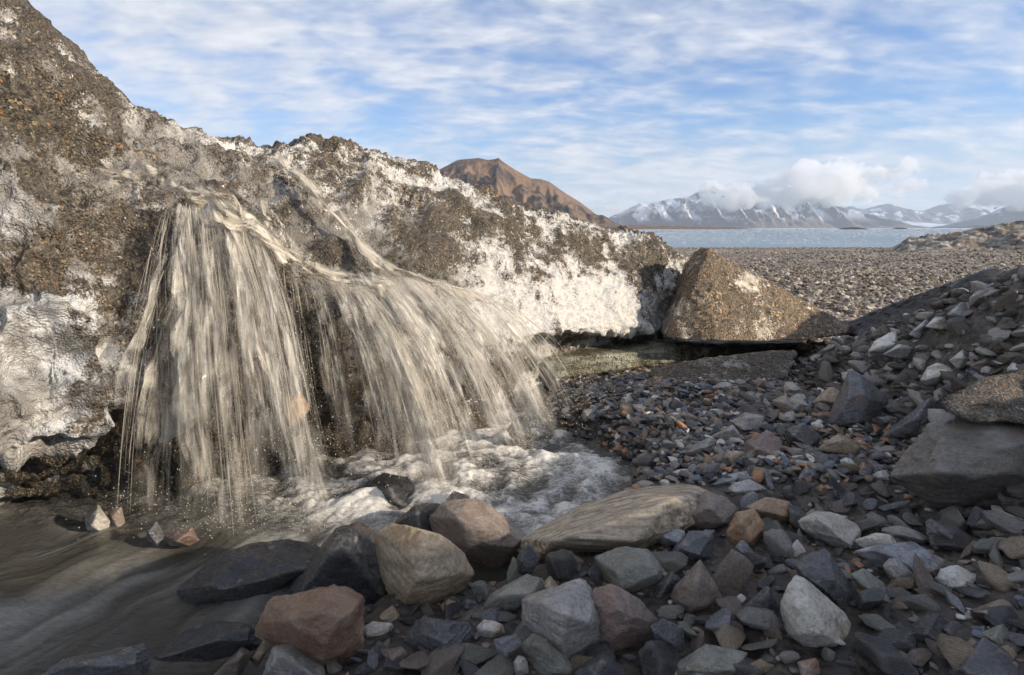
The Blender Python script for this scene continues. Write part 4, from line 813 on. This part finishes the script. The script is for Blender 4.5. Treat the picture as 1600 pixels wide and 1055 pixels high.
loose(((560, 1600), (890, 1050)), 'between the big foreground stones', 'small stones between the foreground stones', 85, .030, .105, MIX+['grey'], seed=1)
loose(((900, 1400), (600, 780)), 'on the gravel bank beside the pool', 'small stones on the gravel beside the pool', 90, .028, .095, MIX+['orange', 'pale', 'quartz', 'grey', 'red'], seed=2)
loose(((1250, 1600), (440, 640)), 'half sunk in the muddy right bank', 'small stones on the muddy bank', 60, .03, .11, ['grey', 'pale', 'muddy', 'muddy', 'brown', 'grey', 'slate'], seed=3)
loose(((1150, 1600), (760, 900)), 'on the mud around the cream tan stone', 'small stones on the mud', 55, .028, .10, MIX+['grey'], seed=4)

unique_labels()
def scatter(name, xy, size, mat, lvl, kind='stuff', label=None, cat=None, seed=0, sink=.2, flat=.6):
    r = np.random.default_rng(seed); T = [random_rock(lvl, 300+seed*20+i, flat=flat, long=1.6, p=14, rough=0) for i in range(8)]
    n = len(xy); which = r.integers(0, 8, n); z = ground_fine(xy[:, 0], xy[:, 1]); Vs, Fs, Ts, n0 = [], [], [], 0
    for k in range(8):
        idx = np.where(which == k)[0]; tv, tf = T[k]; m = len(idx)
        if not m: continue
        ang = r.uniform(0, 6.28, m); c, s = np.cos(ang), np.sin(ang); ti = r.normal(0, .35, m)
        P = np.broadcast_to(tv, (m,)+tv.shape).copy(); zz = P[..., 2]+P[..., 0]*ti[:, None]; xx = P[..., 0]*c[:, None]-P[..., 1]*s[:, None]; yy = P[..., 0]*s[:, None]+P[..., 1]*c[:, None]
        sz = size[idx][:, None]; P = np.stack([xx*sz+xy[idx, 0][:, None], yy*sz+xy[idx, 1][:, None], zz*sz+z[idx][:, None]+sink*sz], -1)
        Vs.append(P.reshape(-1, 3)); Fs.append((tf[None]+(np.arange(m)*len(tv))[:, None, None]+n0).reshape(-1, 3)); n0 += m*len(tv); Ts.append(np.repeat(r.random(m), len(tv)))
    me = mesh_np(name, np.concatenate(Vs), np.concatenate(Fs), smooth=False); attr(me, 'tint', np.concatenate(Ts))
    return link(name, me, mat, label=label, cat=cat, kind=kind)
G_NEAR = gravel_mat('mixed_gravel', [(.05, .052, .06), (.09, .09, .095), (.16, .15, .14), (.10, .08, .06), (.22, .16, .11), (.04, .04, .045), (.30, .26, .21), (.13, .15, .18), (.07, .065, .06), (.34, .18, .09), (.55, .52, .48), (.11, .095, .08)], .45)
G_POOL = gravel_mat('wet_pool_gravel', [(.05, .052, .06), (.10, .10, .105), (.19, .18, .165), (.09, .075, .06), (.24, .17, .11), (.04, .04, .045), (.34, .29, .235), (.14, .16, .19), (.07, .065, .06), (.38, .20, .10), (.62, .60, .55), (.12, .10, .08), (.22, .21, .20)], .38)
G_BANK = gravel_mat('bank_gravel', [(.10, .088, .074), (.18, .165, .15), (.08, .07, .06), (.28, .26, .235), (.14, .12, .095), (.42, .39, .35), (.09, .08, .07)], .6)
G_PLAIN = gravel_mat('plain_gravel', [(.25, .20, .145), (.34, .275, .205), (.13, .105, .08), (.45, .39, .31), (.19, .15, .11), (.54, .48, .40), (.09, .075, .06)], .75)
r = np.random.default_rng(44)
n = 11000; xy = np.stack([r.uniform(-1.2, 2.6, n), r.uniform(.9, 5.0, n)], 1); sd = shore_sd(xy[:, 0], xy[:, 1]); keep = (sd > .02)
xy = xy[keep]; dens = .5+.5*fbm(xyz(xy[:, 0]*1.3, xy[:, 1]*1.3), 2)+.5*sstep(2.4, 3.2, xy[:, 1]); xy = xy[r.random(len(xy)) < dens]
scatter('gravel', xy, .008+.034*r.random(len(xy))**2.4*(.6+.4*sstep(1.5, 3.5, xy[:, 1])), G_NEAR, 2, label='dark mixed gravel between the foreground stones', cat='gravel', seed=1)
n = 7000; xy = np.stack([r.uniform(.15, 2.3, n), r.uniform(2.5, 4.7, n)], 1); xy = xy[shore_sd(xy[:, 0], xy[:, 1]) > .0]
scatter('pool_gravel', xy, .010+.036*r.random(len(xy))**2.0, G_POOL, 2, label='wet mixed gravel on the bank beside the pool', cat='gravel', seed=6, sink=.35)
n = 7500; xy = np.stack([r.uniform(1.4, 5.0, n), r.uniform(1.4, 6.5, n)], 1); xy = xy[ground_z(xy[:, 0], xy[:, 1]) > .12]
scatter('bank_gravel', xy, .012+.075*r.random(len(xy))**2.3, G_BANK, 2, label='grey gravel in the mud of the right bank', cat='gravel', seed=2)
n = 60000; yy = 5.6*(110/5.6)**(r.random(n)**.85); xx = yy*r.uniform(-.1, 1.15, n)+r.uniform(-.5, 1.0, n); xy = np.stack([xx, yy], 1)
scatter('beach_gravel', xy, (.018+.06*r.random(n)**2.5)*(1+yy/75), G_PLAIN, 1 if False else 1, label='sunlit brown shingle covering the plain down to the fjord', cat='gravel', seed=3, flat=.75)

# brash ice on the fjord
def brash():
    r = np.random.default_rng(9); n = 4200; v = 357.2+27*r.random(n)**2.6; u = r.uniform(960, 1560, n); d = (v-356)/F; yy = 3.75/d; xx = (u-800)/F*yy
    keep = (yy > 130) & (yy < 7000); xx, yy = xx[keep], yy[keep]; sz = yy*r.uniform(.0008, .0036, len(xx))
    tv, tf = random_rock(1, 77, flat=.5, long=1.5, rough=0); m = len(xx); st = r.uniform(1, 1.7, m)
    P = np.stack([tv[None, :, 0]*(sz*st)[:, None]+xx[:, None], tv[None, :, 1]*sz[:, None]+yy[:, None], tv[None, :, 2]*(sz*.45)[:, None]-2.5], -1)
    me = mesh_np('brash_ice', P.reshape(-1, 3), (tf[None]+(np.arange(m)*len(tv))[:, None, None]).reshape(-1, 3)); link('brash_ice', me, plain_mat('floating_ice', (.78, .82, .86), .5), label='white bits of ice floating all over the fjord', cat='floating ice', kind='stuff')
brash()

# ------------------------------------------------------------------ low clouds and the air
def cloud(name, label, balls, Y, dens, seed):
    bm = bmesh.new(); Rm = []
    for u, v, rp in balls:
        c = at(u, v, Y+random.uniform(-60, 60)); R = rp*Y/F*1.5; Rm.append(R)
        bmesh.ops.create_icosphere(bm, subdivisions=3, radius=R, matrix=__import__('mathutils').Matrix.Translation(Vector(c)) @ __import__('mathutils').Matrix.Diagonal((1.7, 1.3, .72, 1)))
    me = bpy.data.meshes.new(name); bm.to_mesh(me); bm.free(); o = bpy.data.objects.new(name, me); COL.objects.link(o)
    md = o.modifiers.new('r', 'REMESH'); md.mode = 'VOXEL'; md.voxel_size = 16
    dg = bpy.context.evaluated_depsgraph_get(); me2 = bpy.data.meshes.new_from_object(o.evaluated_get(dg)); bpy.data.objects.remove(o)
    n = len(me2.vertices); V = np.empty(n*3, np.float32); me2.vertices.foreach_get('co', V); V = V.reshape(-1, 3).astype(float); N_ = np.empty(n*3, np.float32); me2.vertices.foreach_get('normal', N_); N_ = N_.reshape(-1, 3)
    rm = min(sum(Rm)/len(Rm), 130); V += N_*(rm*.85*fbm(V/(rm*1.5)+seed, 5)+rm*.10*(.45-worley(V/(rm*.4))))[:, None]; me2.vertices.foreach_set('co', V.astype(np.float32).ravel()); me2.update()
    t = NT(name+'_vapour'); pv = t.n('VolumePrincipled'); pv.inputs['Color'].default_value = (.98, .98, .98, 1); pv.inputs['Density'].default_value = dens; pv.inputs['Anisotropy'].default_value = .2
    t.set(t.out.inputs['Volume'], pv.outputs[0]); me2.name = name
    return link(name, me2, t.m, label=label, cat='cloud')
cloud('cumulus_cloud', 'big bright cumulus bank hiding the top of the snow streaked mountain', [(1125, 300, 10), (1140, 308, 14), (1155, 312, 15), (1180, 312, 16), (1205, 308, 17), (1225, 300, 19), (1250, 292, 21), (1280, 285, 22), (1310, 282, 20), (1335, 276, 17), (1360, 272, 14), (1390, 268, 9), (1415, 265, 8), (1300, 304, 14), (1340, 300, 11)], 7000, .0065, 2)
cloud('small_cloud', 'small white puff right of the cumulus bank', [(1395, 296, 6), (1410, 291, 8), (1428, 288, 7)], 7600, .005, 5)
cloud('grey_cloud', 'grey cumulus cut by the right edge of the photo', [(1508, 309, 11), (1540, 304, 14), (1565, 296, 17), (1590, 290, 18), (1620, 288, 22), (1660, 290, 24), (1580, 310, 12), (1620, 312, 14)], 7600, .006, 8)
cloud('thin_cloud', 'thin veil of cloud across the left shoulder of the snowy mountain', [(960+i*16, 329-i*.8, 6) for i in range(12)], 7200, .003, 11)
def haze():
    x0, x1, y0, y1, z0, z1 = -9500, 12500, -300, 15800, -6, 1050
    V = [(x0, y0, z0), (x1, y0, z0), (x1, y1, z0), (x0, y1, z0), (x0, y0, z1), (x1, y0, z1), (x1, y1, z1), (x0, y1, z1)]
    me = mesh_np('haze', V, [(0, 3, 2, 1), (4, 5, 6, 7), (0, 1, 5, 4), (1, 2, 6, 5), (2, 3, 7, 6), (3, 0, 4, 7)], False)
    t = NT('air'); pv = t.n('VolumePrincipled'); pv.inputs['Color'].default_value = (.72, .83, 1, 1); pv.inputs['Density'].default_value = 5e-5; pv.inputs['Anisotropy'].default_value = .1
    t.set(t.out.inputs['Volume'], pv.outputs[0]); link('haze', me, t.m, kind='stuff')
haze()
